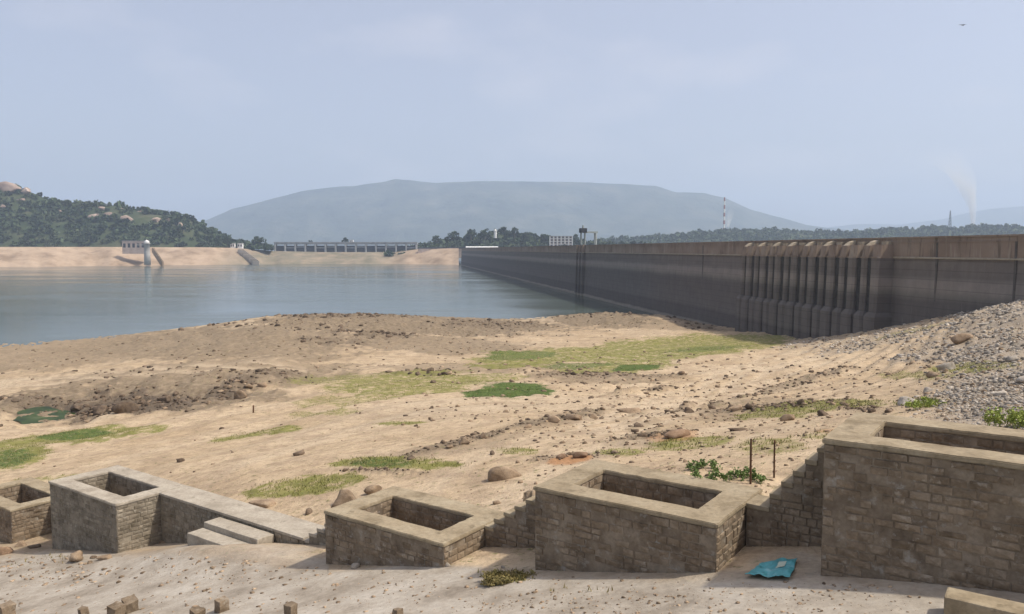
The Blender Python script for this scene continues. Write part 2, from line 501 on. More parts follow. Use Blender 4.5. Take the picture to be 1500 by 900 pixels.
red = bmask([(835, 673, 32, 5, -6), (1240, 632, 50, 3, 0, .6), (990, 640, 45, 7, -6, .5)], .5)
brown = np.maximum(brown, .8 * sstep(14.35, 14.8, VV + .25 * NZ_D) * sstep(15.2, 15.0, VV) * (SS < 43) * sstep(-.5, .3, NZ_B))
conc *= 1 - .6 * sstep(14.3, 14.8, VV + .25 * NZ_D) * sstep(-.5, .3, NZ_B)
grass *= (1 - .8 * conc); grav *= (1 - conc); brown *= (1 - .7 * conc)
brown *= 1 - .85 * track
pale = np.clip(track + sstep(.15, .55, NZ_S) * .7 + .5 * sstep(.2, .6, NZ_C), 0, 1) * (1 - dark)

# relief
far = sstep(12, 90, YY)
relief = .16 * NZ_A * (.35 + far) + .05 * NZ_B * (.3 + far) + .012 * NZ_D
rough_zone = np.clip(brown * .8 + dark + grav * .6, 0, 1)
relief += rough_zone * (.75 * np.abs(NZ_B) * (.15 + far) + .26 * NZ_D * (.15 + far)) + far * .18 * sstep(.15, .6, NZ_B) * sstep(600, 800, PX)
relief += far * .5 * NZ_C * sstep(30, 110, YY)
relief += ridge * far * (.16 + .28 * np.abs(NZ_D) + .2 * NZ_B)
relief -= .10 * track * far
# strand-line terraces
relief += far * .16 * np.sin(HH * 7.5 + 2.5 * NZ_C) * sstep(25, 70, YY) * (1 - grav)
# the cut bank beside the green pool: ground beyond the line stands higher
line = 612 - np.clip(PX - 40, -60, 380) * .115 + 6 * NZ_A
bank = sstep(0, -16, PY - line) * sstep(-60, 30, PX) * sstep(480, 380, PX) * sstep(110, 60, line - PY)
relief += 1.25 * bank
pool = sstep(1.25, .8, blob(72, 612, 62, 13, 0) + .12 * NZ_B)
relief -= .55 * pool
# low mounds by the far shore
for cx, cy, rx, ry, hgt in ((500, 470, 150, 10, .7), (690, 477, 80, 8, .35), (900, 467, 45, 7, .8), (540, 495, 50, 6, .9), (1010, 490, 50, 5, .4), (1130, 492, 60, 5, .6), (420, 500, 80, 7, .8), (965, 468, 25, 5, .5)):
    relief += hgt * np.exp(-blob(cx, cy, rx, ry) ** 2) * (1 + .6 * NZ_B)
relief *= np.where(VV < 18.2, np.where(SS < 45, np.where(VV < 14.8, .14, .35), 1), 1)
HH2 = HH + relief
# fill retained behind the stepped wall by the landing
fill = -5.62 - .55 * np.clip(VV - 19.6, 0, 9) - .25 * np.clip(np.abs(SS - 6.3) - 1.3, 0, 9)
HH2 = np.where((VV > 17.6) & (SS > 3.3) & (SS < 12), np.maximum(HH2, fill), HH2)
HH2 = HH2 + .52 * np.exp(-((SS - 23.2) / 3.6) ** 2 - ((VV - 15.2) / 1.7) ** 2) + .22 * np.exp(-((SS - 30) / 3) ** 2 - ((VV - 14) / 1.2) ** 2) * (1 + NZ_B)
ZZ = EYE + HH2
def ground_z(X, Y):
    X = np.asarray(X, float); Y = np.asarray(Y, float)
    return bil(ZZ, X / Y, np.log(Y), T0, T1, LY0, LY1)
def on_ground(x, y, Ymax=380):
    """first point of the bare ground met by the line of sight through a photo pixel"""
    d = ray(x, y)
    Ys = np.exp(np.linspace(math.log(6), math.log(Ymax), 3000))
    gz = ground_z(d[0] * Ys, Ys)
    below = np.nonzero(EYE + d[2] * Ys <= gz)[0]
    if len(below) == 0: return None
    Y = Ys[below[0]]
    return Vector((d[0] * Y, Y, float(gz[below[0]])))
def field(F, X, Y):
    return bil(F, np.asarray(X) / np.asarray(Y), np.log(np.asarray(Y)), T0, T1, LY0, LY1)

Vt = np.stack([XX, YY, ZZ], -1).reshape(-1, 3)
idx = np.arange(NT * NY).reshape(NY, NT)
Ft = np.stack([idx[:-1, :-1], idx[:-1, 1:], idx[1:, 1:], idx[1:, :-1]], -1).reshape(-1, 4)
me = np_mesh("ground", Vt, Ft, True)
for nm, ch in (("zone_a", (grass, grav, brown, conc)), ("zone_b", (bright, dark, red, pale))):
    at_ = me.color_attributes.new(nm, 'FLOAT_COLOR', 'POINT')
    at_.data.foreach_set("color", np.clip(np.stack(ch, -1), 0, 1).reshape(-1).astype(np.float32))

m, nt, b = new_mat('bare_reservoir_bed', .95, .1)
p = pos(nt)
za = nt.nodes.new("ShaderNodeAttribute"); za.attribute_name = "zone_a"
zb = nt.nodes.new("ShaderNodeAttribute"); zb.attribute_name = "zone_b"
sa = nt.nodes.new("ShaderNodeSeparateColor"); nt.links.new(za.outputs['Color'], sa.inputs[0])
sb = nt.nodes.new("ShaderNodeSeparateColor"); nt.links.new(zb.outputs['Color'], sb.inputs[0])
n_big = noise(nt, p, .12, 5, .6); n_mid = noise(nt, p, 1.1, 5, .62); n_fine = noise(nt, p, 7.0, 4, .65)
col = ramp(nt, n_big, [(.3, (0.383, 0.284, 0.177)), (.5, (0.464, 0.354, 0.233)), (.72, (0.536, 0.420, 0.288))])
col = mix(nt, zb.outputs['Alpha'], col, ramp(nt, n_mid, [(.3, (0.455, 0.359, 0.244)), (.7, (0.560, 0.448, 0.320))]))
n_pat = noise(nt, p, .42, 6, .68)
col = mix(nt, math_n(nt, 'MULTIPLY', ramp(nt, n_pat, [(.47, 0.0), (.66, 1.0)]), .6), col, (.27, .20, .138))
col = mix(nt, math_n(nt, 'MULTIPLY', ramp(nt, n_mid, [(.46, 0.0), (.66, 1.0)]), .5), col, (.25, .18, .12))
n_clod = noise(nt, p, 2.6, 4, .7)
col = mix(nt, math_n(nt, 'MULTIPLY', ramp(nt, n_clod, [(.57, 0.0), (.66, 1.0)]), .6), col, (.19, .135, .09))
cb = ramp(nt, n_mid, [(.3, (0.129, 0.095, 0.064)), (.5, (0.206, 0.157, 0.106)), (.72, (0.299, 0.232, 0.158))])
col = mix(nt, sa.outputs[2], col, cb)
cgv = ramp(nt, n_fine, [(.3, (.15, .122, .095)), (.5, (.28, .238, .192)), (.7, (.41, .36, .30))])
col = mix(nt, math_n(nt, 'MULTIPLY', sa.outputs[1], .85), col, cgv)
gbk = math_n(nt, 'MULTIPLY', ramp(nt, n_mid, [(.34, .1), (.50, 1.0)]), ramp(nt, n_clod, [(.60, 1.0), (.68, .25)]))
rag = math_n(nt, 'MULTIPLY', math_n(nt, 'SUBTRACT', math_n(nt, 'ADD', n_fine, n_clod), 1.0), 1.9)
gsel = math_n(nt, 'MULTIPLY', ramp(nt, math_n(nt, 'ADD', sa.outputs[0], rag), [(.2, 0.0), (.72, 1.0)]), gbk)
cg = ramp(nt, noise(nt, p, .5, 5, .6), [(.3, (.125, .125, .032)), (.52, (.175, .18, .042)), (.74, (.25, .225, .08))])
col = mix(nt, math_n(nt, 'MULTIPLY', gsel, .9), col, cg)
cbr = ramp(nt, n_mid, [(.3, (0.053, 0.081, 0.021)), (.55, (0.083, 0.119, 0.032)), (.75, (0.132, 0.157, 0.047))])
col = mix(nt, math_n(nt, 'MULTIPLY', ramp(nt, math_n(nt, 'ADD', sb.outputs[0], rag), [(.25, 0.0), (.6, 1.0)]), ramp(nt, n_clod, [(.60, 1.0), (.70, .35)])), col, cbr)
cd = ramp(nt, n_mid, [(.3, (.06, .046, .034)), (.7, (.14, .108, .08))])
col = mix(nt, math_n(nt, 'MULTIPLY', sb.outputs[1], .8), col, cd)
col = mix(nt, math_n(nt, 'MULTIPLY', sb.outputs[2], .8), col, (.36, .185, .085))
cc = ramp(nt, noise(nt, p, .7, 6, .62), [(.28, (.21, .175, .135)), (.5, (.345, .302, .246)), (.72, (.44, .398, .338))])
col = mix(nt, za.outputs['Alpha'], col, cc)
col = mix(nt, .28, col, ramp(nt, n_fine, [(.25, .2), (.75, .8)]), 'OVERLAY')
nt.links.new(col, b.inputs['Base Color'])
hgt = math_n(nt, 'ADD', math_n(nt, 'ADD', math_n(nt, 'MULTIPLY', n_mid, 1.0), math_n(nt, 'MULTIPLY', n_clod, .7)), math_n(nt, 'MULTIPLY', n_fine, .35))
hgt = math_n(nt, 'MULTIPLY', hgt, math_n(nt, 'SUBTRACT', 1.0, math_n(nt, 'MULTIPLY', za.outputs['Alpha'], .7)))
bump(nt, b, hgt, .7, .16)
g = link("ground", me, m); tag(g, kind='structure')

# a sheet far below everything that carries the country to the horizon
m, nt, b = new_mat('far_country', .95, .1)
p = pos(nt)
nt.links.new(ramp(nt, noise(nt, p, .004, 5, .6), [(.3, (.06, .08, .035)), (.55, (.12, .12, .06)), (.75, (.22, .18, .11))]), b.inputs['Base Color'])
n = 64
Vv = [(0, 0, -45)] + [(14000 * math.cos(2 * math.pi * k / n), 14000 * math.sin(2 * math.pi * k / n), -45) for k in range(n)]
pl = link("plain", poly_mesh("plain", Vv, [(0, k + 1, (k + 1) % n + 1) for k in range(n)]), m); tag(pl, kind='structure')

# ------------------------------------------------------------------ dam line
DN = np.array([-.9898, -.1428]); DD = np.array([-.1428, .9898]); D0 = 91.1
def dam(a, off, z):
    q = -D0 * DN + DD * a + DN * off
    return Vector((q[0], q[1], z))
def dam_a(x, y=380):
    t = ray(x, y)[0]
    Y = (D0 / .9898) / (t + .1428 / .9898)
    return (Y - (-D0 * DN[1])) / DD[1]
DAM_FAR = dam_a(676)
CREST = EYE + 2.3

# ------------------------------------------------------------------ water
m, nt, b = new_mat('reservoir_water', .06, .5)
b.inputs['IOR'].default_value = 1.33
p = pos(nt)
cw = ramp(nt, noise(nt, p, .006, 4, .55), [(.3, (.062, .082, .068)), (.7, (.082, .104, .088))])
nt.links.new(cw, b.inputs['Base Color'])
w1 = noise(nt, p, .55, 3, .6, (1, 1.8, 1)); w2 = noise(nt, p, .05, 3, .5)
rr = ramp(nt, noise(nt, p, .012, 4, .6, (.5, 2.2, 1)), [(.35, .08), (.65, .2)])
nt.links.new(rr, b.inputs['Roughness'])
bump(nt, b, math_n(nt, 'ADD', w1, math_n(nt, 'MULTIPLY', w2, 1.5)), .17, .11)
Wp = [(-2600, 120), (60, 120)] 
a1 = dam(150, -6, 0); a2 = dam(DAM_FAR + 30, -6, 0)
Wv = [(-2600, 100, 0), (a1.x, 100, 0), (a1.x, a1.y, 0), (a2.x, a2.y, 0), (a2.x, 1900, 0), (-2600, 1900, 0)]
wo = link("water", poly_mesh("water", Wv, [tuple(range(6))]), m); tag(wo, kind='structure')
# the little green pool
m, nt, b = new_mat('algae_pool', .5, .12)
p = pos(nt)
nt.links.new(ramp(nt, noise(nt, p, .35, 4, .6), [(.35, (.02, .034, .010)), (.55, (.04, .062, .014)), (.7, (.07, .09, .03))]), b.inputs['Base Color'])
pc = on_ground(72, 613)
pv = []
lowest = []
for k in range(40):
    w = 2 * math.pi * k / 40; rr_ = 1 + .12 * math.sin(3 * w + 1) + .07 * math.sin(7 * w)
    q = on_ground(72 + 56 * rr_ * math.cos(w), 612 + 11 * rr_ * math.sin(w)); pv.append(q); lowest.append(q.z)
pz = float(np.percentile(lowest, 30)) + .10
pool_o = link("pool", poly_mesh("pool", [(q.x, q.y, pz) for q in pv], [tuple(range(40))]), m); tag(pool_o, kind='structure')

# ------------------------------------------------------------------ rock shapes
def ico(sub):
    bm = bmesh.new(); bmesh.ops.create_icosphere(bm, subdivisions=sub, radius=1.0)
    V = np.array([v.co[:] for v in bm.verts]); F = np.array([[v.index for v in f.verts] for f in bm.faces]); bm.free()
    return V, F
ICO1, ICO2, ICO3 = ico(1), ico(2), ico(3)
def rock_shape(base, seed, rough=.3, cuts=5):
    r = np.random.default_rng(seed)
    V, F = base; V = V.copy()
    for k in range(cuts):                                # flat broken faces
        n = r.normal(size=3); n /= np.linalg.norm(n); d = r.uniform(.42, .82)
        e = V @ n - d
        V = V - np.outer(np.maximum(e, 0) * .9, n)
    for k in range(5):                                   # lumps
        w_ = r.normal(size=3) * r.uniform(1.5, 4.5); V = V * (1 + .055 * np.sin(V @ w_ + r.uniform(0, 6)))[:, None]
    V *= (1 + rough * (r.random((len(V), 1)) - .5) * .55)
    V *= r.uniform(.75, 1.2, 3)
    return V, F
ROCK_LO = [rock_shape(ICO1, 100 + k, .55, 3) for k in range(10)]
ROCK_MD = [rock_shape(ICO2, 200 + k, .28, 6) for k in range(8)]
ROCK_HI = [rock_shape(ICO3, 300 + k, .16, 11) for k in range(6)]
ROCK_ME = []
for k, (V, F) in enumerate(ROCK_MD):
    ROCK_ME.append(V)

def joined_rocks(name, P, R, mat, shapes, flat=.65, kind='stuff', sink=.12):
    """many stones that nobody could count, as one mesh"""
    Vs, Fs, o, tones = [], [], 0, []
    for k in range(len(P)):
        V, F = shapes[k % len(shapes)]
        a = RNG.uniform(0, 6.283); c, s = math.cos(a), math.sin(a)
        Q = V * R[k] * np.array([1.15, RNG.uniform(.5, 1), flat * RNG.uniform(.45, 1.25)])
        Q = np.stack([Q[:, 0] * c - Q[:, 1] * s, Q[:, 0] * s + Q[:, 1] * c, Q[:, 2]], 1) + P[k] + np.array([0, 0, R[k] * sink])
        Vs.append(Q); Fs.append(F + o); o += len(Q); tones.append(np.full(len(Q), RNG.uniform(-.5, .45)))
    ob = link(name, np_mesh(name, np.concatenate(Vs), np.concatenate(Fs)), mat)
    ta = ob.data.attributes.new("tone", 'FLOAT', 'POINT'); ta.data.foreach_set("value", np.concatenate(tones).astype(np.float32))
    return tag(ob, kind=kind)

def single_rock(name, loc, r, mat, label, group=None, hi=False, flat=.65, seed=0, sx=1.0, cat='stone'):
    V, F = (ROCK_HI if hi else ROCK_MD)[seed % (6 if hi else 8)]
    a = random.uniform(0, 6.28)
    if hi: a = random.uniform(-.3, .3)
    c, s = math.cos(a), math.sin(a)
    Q = V * r * np.array([sx, .85, flat])
    Q = np.stack([Q[:, 0] * c - Q[:, 1] * s, Q[:, 0] * s + Q[:, 1] * c, Q[:, 2]], 1)
    o = link(name, np_mesh(name, Q, F, False), mat)
    o.location = (loc[0], loc[1], loc[2] + r * flat * .3)
    return tag(o, label, cat, group)

# ------------------------------------------------------------------ the row of masonry boxes and the stepped wall
RZ = math.atan2(-U[1], -U[0])            # local x = -u (to the right along the row), local y = away
V0, V1, VW = 15.0, 17.85, 16.72           # box front, box back, front of the stepped wall
def block_mesh(seed):
    r = random.Random(seed)
    j = lambda a: r.uniform(-a, a)
    e = .035
    v = [(0, .03, 0), (1, .03, 0), (1, .03, 1), (0, .03, 1)]
    f = [(e + j(.03), -.013 + j(.011), .07 + j(.06)), (1 - e + j(.03), -.016 + j(.008), .07 + j(.06)),
         (1 - e + j(.03), -.016 + j(.008), .93 + j(.06)), (e + j(.03), -.016 + j(.008), .93 + j(.06))]
    mid = (.5 + j(.2), -.026 + j(.008), .5 + j(.2))
    return poly_mesh("block", v + f + [mid], [(0, 1, 5, 4), (1, 2, 6, 5), (2, 3, 7, 6), (3, 0, 4, 7), (4, 5, 8), (5, 6, 8), (6, 7, 8), (7, 4, 8)])
BLOCKS = {k: [block_mesh(i) for i in range(10)] for k in ('block', 'block_grey')}
for k, l in BLOCKS.items():
    for q in l: q.materials.append(M[k])

def lay_blocks(parent, mat, x0, y0, length, ztop, zlow_fn, axis='x', course=.21, gap=.018, keep=.9, rnd_=random, top_fn=None):
    """courses of squared rubble: along local x (facing -y) or along local y (facing +x)"""
    z = ztop
    zmin = min(zlow_fn(0), zlow_fn(length))
    while z > zmin - .05:
        h = course * rnd_.uniform(.82, 1.22)
        z0 = z - h
        q = -rnd_.uniform(0, .25)
        while q < length - .04:
            w = rnd_.uniform(.17, .46)
            a = max(q, 0); b_ = min(q + w, length)
            if b_ > length - .12: b_ = length
            ok = b_ - a > .07 and z > zlow_fn((a + b_) / 2) - .02
            if top_fn is not None: ok = ok and z <= min(top_fn(a + .03), top_fn(b_ - .03)) + .02
            if ok and rnd_.random() < keep:
                me_ = rnd_.choice(BLOCKS[mat])
                o = link("block", me_, None, parent)
                hh = h - gap
                if axis == 'x':
                    o.location = (x0 + a + gap / 2, y0, z0 + gap / 2); o.scale = (b_ - a - gap, 1, hh)
                else:
                    o.location = (x0, y0 + a + gap / 2, z0 + gap / 2); o.rotation_euler = (0, 0, math.pi / 2); o.scale = (b_ - a - gap, 1, hh)
            q = b_ if b_ > q + .05 else q + w
            if b_ >= length: break
        z = z0

def roughen(me, amt, scale, seed=0):
    n = len(me.vertices); co = np.zeros(n * 3); me.vertices.foreach_get("co", co); co = co.reshape(-1, 3)
    d = np.stack([fbm(co[:, 0] * scale + 3.1 * k + co[:, 2] * scale, co[:, 1] * scale + 7 * k, 2, seed + k * 5) for k in range(3)], 1)
    co += d * amt; me.vertices.foreach_set("co", co.ravel()); me.update()

def ring_coping(name, x0, x1, y0, y1, hx0, hx1, hy0, hy1, z0, z1, mat, parent, seed):
    bm = bmesh.new()
    def lv(z): return [[bm.verts.new((x, y, z)) for x, y in ((x0, y0), (x1, y0), (x1, y1), (x0, y1))],
                       [bm.verts.new((x, y, z)) for x, y in ((hx0, hy0), (hx1, hy0), (hx1, hy1), (hx0, hy1))]]
    bo, bi = lv(z0); to, ti = lv(z1)
    for i in range(4):
        j = (i + 1) % 4
        bm.faces.new((to[i], to[j], ti[j], ti[i])); bm.faces.new((bo[j], bo[i], bi[i], bi[j]))
        bm.faces.new((bo[i], bo[j], to[j], to[i])); bm.faces.new((bi[j], bi[i], ti[i], ti[j]))
    bmesh.ops.bevel(bm, geom=list(bm.edges), offset=.018, segments=2, affect='EDGES')
    bmesh.ops.subdivide_edges(bm, edges=[e for e in bm.edges if e.calc_length() > .5], cuts=14, use_grid_fill=True)
    me_ = bpy.data.meshes.new(name); bm.to_mesh(me_); bm.free()
    roughen(me_, .015, 4.5, seed)
    return link(name, me_, mat, parent)

def masonry_box(s0, s1, top, label, grey=False, fill=1.1, seed=0):
    sm = (s0 + s1) / 2; L = s1 - s0
    base = EYE + float(near_h(s1)) - .45
    t = empty("masonry_box", suv(sm, (V0 + V1) / 2, base), RZ)
    tag(t, label, 'masonry box', 'open masonry boxes stepping down the slope')
    zt = EYE + top - base; hx = L / 2; hy = (V1 - V0) / 2
    bl, mo, cp = ('block_grey', 'mortar_grey', 'coping_grey') if grey else ('block', 'mortar', 'coping')
    e, f_, bk = .66, .65, .75                    # rim widths: ends, front, back
    ct = .10
    b_ = MB()
    b_.box(-hx, hx, -hy, -hy + f_ - .03, 0, zt - ct)
    b_.box(-hx, hx, hy - bk + .03, hy, 0, zt - ct)
    b_.box(-hx, -hx + e - .03, -hy + f_ - .03, hy - bk + .03, 0, zt - ct)
    b_.box(hx - e + .03, hx, -hy + f_ - .03, hy - bk + .03, 0, zt - ct)
    b_.build("wall", M[mo], t)
    ring_coping("coping", -hx - .035, hx + .035, -hy - .045, hy + .03, -hx + e, hx - e, -hy + f_, hy - bk, zt - ct, zt, M[cp], t, seed)
    MB().box(-hx + e - .05, hx - e + .05, -hy + f_ - .05, hy - bk + .05, zt - fill - .2, zt - fill).build("soil_fill", M['soil'], t)
    r = random.Random(seed)
    gl = lambda q: EYE + float(near_h(s1 - q)) - base - .12
    lay_blocks(t, bl, -hx, -hy, L, zt - ct - .005, gl, 'x', .165, keep=.72, rnd_=r)
    gr = lambda q: EYE + float(near_h(s0)) - base - .12
    lay_blocks(t, bl, hx, -hy, V1 - V0, zt - ct - .005, gr, 'y', .165, keep=.86, rnd_=r)
    inner = lambda q: zt - fill + .02
    lay_blocks(t, bl, -hx + e - .03, hy - bk + .03, L - 2 * e + .06, zt - ct - .005, inner, 'x', .2, keep=.92, rnd_=r)
    lay_blocks(t, bl, -hx + e - .03, -hy + f_, V1 - V0 - f_ - bk, zt - ct - .005, inner, 'y', .2, keep=.92, rnd_=r)
    return t
masonry_box(-1.9, 3.46, -3.46, "tallest brown stone box filling the right edge behind a low kerb slab", fill=.9, seed=1)
masonry_box(5.48, 9.84, -5.49, "long brown stone box with shaded front left of the stairs and two iron rods", fill=1.0, seed=2)
masonry_box(12.63, 17.06, -7.47, "low brown stone box in the middle with a wedge of dark stone front", fill=1.0, seed=3)
masonry_box(28.5, 33.65, -9.45, "grey stone box with pale rim joined to a long grey wall top", grey=True, fill=1.2, seed=4)
masonry_box(37.35, 42.0, -11.4, "brown stone box cut off by the left edge of the picture", fill=1.2, seed=5)

def stepped_wall(s_low, s_high, h_low, h_high, label, grey=False, landing=.35, n=9, seed=0):
    """masonry between two boxes whose top climbs in steps towards s_high (s decreases to the right)"""
    base = EYE + float(near_h(s_low)) - .5
    t = empty("stepped_wall", suv((s_low + s_high) / 2, (VW + V1) / 2, base), RZ)
    tag(t, label, 'stepped wall', 'stepped walls between the boxes')
    hx = (s_low - s_high) / 2; hy = (17.45 - VW) / 2
    t.location = suv((s_low + s_high) / 2, (VW + 17.45) / 2, base)
    h_high = h_high - .32
    run = (2 * hx - landing) / n; rise = (h_high - h_low) / n
    tops = []; prof = [(-hx, 0)]
    for k in range(-1, n):
        xa = -hx if k < 0 else -hx + landing + k * run
        xb = -hx + landing + (k + 1) * run if k >= 0 else -hx + landing
        z = EYE + (h_low - .03 if k < 0 else h_low + (k + 1) * rise) - base
        tops.append((xa, xb, z)); prof += [(xa, z - .11), (xb, z - .11)]
        st_o = MB().box(xa - .012, xb - .004, -hy - .03, hy, z - .108, z).build("step", M['coping_grey' if grey else 'coping'], t, bevel=.018)
        roughen(st_o.data, .014, 5, k + seed)
    prof.append((hx, 0))
    MB().prism(prof[::-1], lambda q: (q[0], -hy, q[1]), lambda q: (q[0], hy - .01, q[1])).build("wall", M['mortar_grey' if grey else 'mortar'], t)
    def tf(q):
        x = q - hx
        for xa, xb, z in tops:
            if x <= xb + 1e-6: return z - .115
        return tops[-1][2] - .115
    gl = lambda q: EYE + float(near_h(s_low - q)) - base - .1
    lay_blocks(t, 'block_grey' if grey else 'block', -hx, -hy - .008, 2 * hx, tops[-1][2] - .12, gl, 'x', .165, keep=.85, rnd_=random.Random(seed), top_fn=tf)
    return t
stepped_wall(5.44, 3.50, -5.49, -3.46, "shaded stairs of stone climbing to the tallest box behind the teal sheet", landing=.5, n=6, seed=11)
stepped_wall(12.59, 9.88, -7.47, -5.49, "short stone stairs between the low middle box and the long box", landing=.3, n=7, seed=12)
stepped_wall(20.0, 17.10, -9.45, -7.47, "dark stone stairs behind the low middle box rising from the grey wall", grey=True, landing=.2, n=7, seed=13)
stepped_wall(37.31, 33.69, -11.4, -9.45, "stone stairs half hidden behind the grey stone box", grey=True, landing=.3, n=7, seed=14)

# the long level wall that joins the grey box
base = EYE + float(near_h(28.4)) - .4
t = empty("terrace_wall", suv(24.25, (VW + V1) / 2, base), RZ)
tag(t, "long low grey wall with a broad flat top running from the grey box", 'wall')
hx = (28.46 - 20.04) / 2; hy = (V1 - VW) / 2; zt = EYE - 9.45 - base
MB().box(-hx, hx, -hy, hy, 0, zt - .1).build("wall", M['mortar_grey'], t)
cpg = MB().box(-hx, hx, -hy - .045, hy + .03, zt - .1, zt)
cpo = cpg.build("coping", M['coping_grey'], t, bevel=.018)
lay_blocks(t, 'block_grey', -hx, -hy, 2 * hx, zt - .105, lambda q: EYE + float(near_h(28.46 - q)) - base - .1, 'x', .2, keep=.9, rnd_=random.Random(21))

def slab(name, s0, s1, v0, v1, top, thick, mat, label, cat='slab', group=None, tilt=0.0, bev=.03):
    t = MB().box(-(s1 - s0) / 2, (s1 - s0) / 2, -(v1 - v0) / 2, (v1 - v0) / 2, -thick, 0)
    o = t.build(name, mat, None, bevel=bev)
    bm = bmesh.new(); bm.from_mesh(o.data)
    bmesh.ops.subdivide_edges(bm, edges=[e for e in bm.edges if e.calc_length() > .3], cuts=8, use_grid_fill=True)
    bm.to_mesh(o.data); bm.free()
    roughen(o.data, .014, 2.5, int(s0 * 10))
    o.location = suv((s0 + s1) / 2, (v0 + v1) / 2, EYE + top); o.rotation_euler = (0, tilt, RZ)
    return tag(o, label, cat, group)
slab("step_slab", 21.5, 24.5, 15.97, 16.64, -9.6, .5, M['coping_grey'], "upper of two flat stone slabs lying against the long grey wall", 'slab', 'slab steps')
slab("step_slab", 21.6, 24.5, 15.32, 15.95, -9.80, .5, M['coping_grey'], "lower of two flat stone slabs, nearest the sandy mound", 'slab', 'slab steps')
slab("kerb_slab", -.9, 1.28, 13.45, 13.95, -5.35, .32, M['coping'], "flat brown kerb slab on the ground before the tallest box", 'slab')

# ------------------------------------------------------------------ the dam
m, nt, b = new_mat('dam_masonry', .9, .2)
p = pos(nt)
sx = nt.nodes.new("ShaderNodeSeparateXYZ"); nt.links.new(p, sx.inputs[0])
zn = nd(nt, "ShaderNodeMapRange"); zn.inputs[1].default_value = -2; zn.inputs[2].default_value = CREST + .5
wob = math_n(nt, 'ADD', sx.outputs[2], math_n(nt, 'MULTIPLY', math_n(nt, 'SUBTRACT', noise(nt, p, .06, 4, .6), .5), 1.6))
nt.links.new(wob, zn.inputs[0])
zr = lambda z: (z + 2) / (CREST + 2.5)
cdam = ramp(nt, zn.outputs[0], [(zr(-1), (0.127, 0.109, 0.090)), (zr(.9), (0.265, 0.233, 0.192)), (zr(1.5), (0.122, 0.107, 0.096)), (zr(5.0), (0.112, 0.098, 0.088)),
                                (zr(6.0), (0.148, 0.129, 0.116)), (zr(14), (0.119, 0.105, 0.094)), (zr(16.2), (0.244, 0.213, 0.182)), (zr(17.6), (0.228, 0.200, 0.175)),
                                (zr(18.4), (0.154, 0.134, 0.118)), (zr(21.2), (0.175, 0.150, 0.129))])
st = noise(nt, p, .9, 4, .65, (1, 1, .06))
cdam = mix(nt, .16, cdam, ramp(nt, st, [(.25, .22), (.75, .78)]), 'OVERLAY')
n2 = noise(nt, p, .35, 6, .65)
cdam = mix(nt, .3, cdam, ramp(nt, n2, [(.25, .25), (.75, .75)]), 'OVERLAY')
lime = noise(nt, p, 1.3, 5, .7, (1, 1, .05))
cdam = mix(nt, math_n(nt, 'MULTIPLY', ramp(nt, lime, [(.60, 0.0), (.74, 1.0)]), .4), cdam, (.25, .235, .21))
lift = math_n(nt, 'FRACT', math_n(nt, 'MULTIPLY', sx.outputs[2], .62))
cdam = mix(nt, math_n(nt, 'MULTIPLY', math_n(nt, 'LESS_THAN', lift, .09), .28), cdam, (.05, .047, .044))
nt.links.new(cdam, b.inputs['Base Color'])
bump(nt, b, math_n(nt, 'ADD', n2, noise(nt, p, 2.2, 4, .6)), .5, .12)
M['dam'] = m
m, nt, b = new_mat('dam_parapet_masonry', .9, .2)
p = pos(nt)
st = noise(nt, p, 1.0, 5, .7, (1, 1, .12))
c1 = ramp(nt, noise(nt, p, .12, 5, .62), [(.3, (.19, .14, .105)), (.5, (.255, .195, .15)), (.72, (.31, .25, .195))])
c1 = mix(nt, ramp(nt, st, [(.55, 0.0), (.72, .75)]), c1, (.36, .32, .265))
c1 = mix(nt, ramp(nt, noise(nt, p, .7, 4, .7, (1, 1, .1)), [(.56, 0.0), (.7, .8)]), c1, (.075, .062, .05))
nt.links.new(c1, b.inputs['Base Color'])
bump(nt, b, st, .4, .06)
M['parapet'] = m
M['cream'] = stone_mat('cream_ledge_lit_cap', (0.259, 0.213, 0.153), (0.331, 0.282, 0.210), (0.389, 0.336, 0.261), .6, bumpd=.03, var=.1)  # pale ledge colour; on the narrow pier caps it paints in sunlight

M['dark_joint'] = stone_mat('joint_stain', (.07, .064, .058), (.10, .09, .08), (.14, .125, .11), .8, bumpd=.04, var=.2)
M['gap_shade'] = stone_mat('pier_gap_shade', (.03, .029, .028), (.05, .047, .044), (.075, .07, .064), .9, bumpd=.04, var=.2)  # near-black tone standing in for the shade between the piers
A0, A1 = -30.0, DAM_FAR
damo = empty("dam", dam(150, 0, 0)); DL = Vector(damo.location)
tag(damo, "long dark masonry dam with a brown parapet and a row of tall piers", 'dam')
def dl(a, off, z): return dam(a, off, z) - DL
def along(outline, a, c, name, mat, parent=damo, bevel=0):
    """outline: (offset towards the reservoir, z) carried along the dam from a to c"""
    return MB().prism(outline, lambda q: dl(a, q[0], q[1]), lambda q: dl(c, q[0], q[1])).build(name, mat, parent, bevel=bevel)
LED = EYE - 1.6
along([(-9, -20), (2.2, -20), (.95, 1.2), (.62, 1.2), (-.12, LED), (-9, LED)], A0, A1, "dam_body", M['dam'])
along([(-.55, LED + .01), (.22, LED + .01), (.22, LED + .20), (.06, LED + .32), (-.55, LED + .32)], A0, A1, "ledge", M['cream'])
PAN = 17.4
ab0, ab8 = dam_a(1103), dam_a(1322)
aj = dam_a(1372) - PAN * math.floor((dam_a(1372) - A0) / PAN)
a = aj - PAN; k = 0
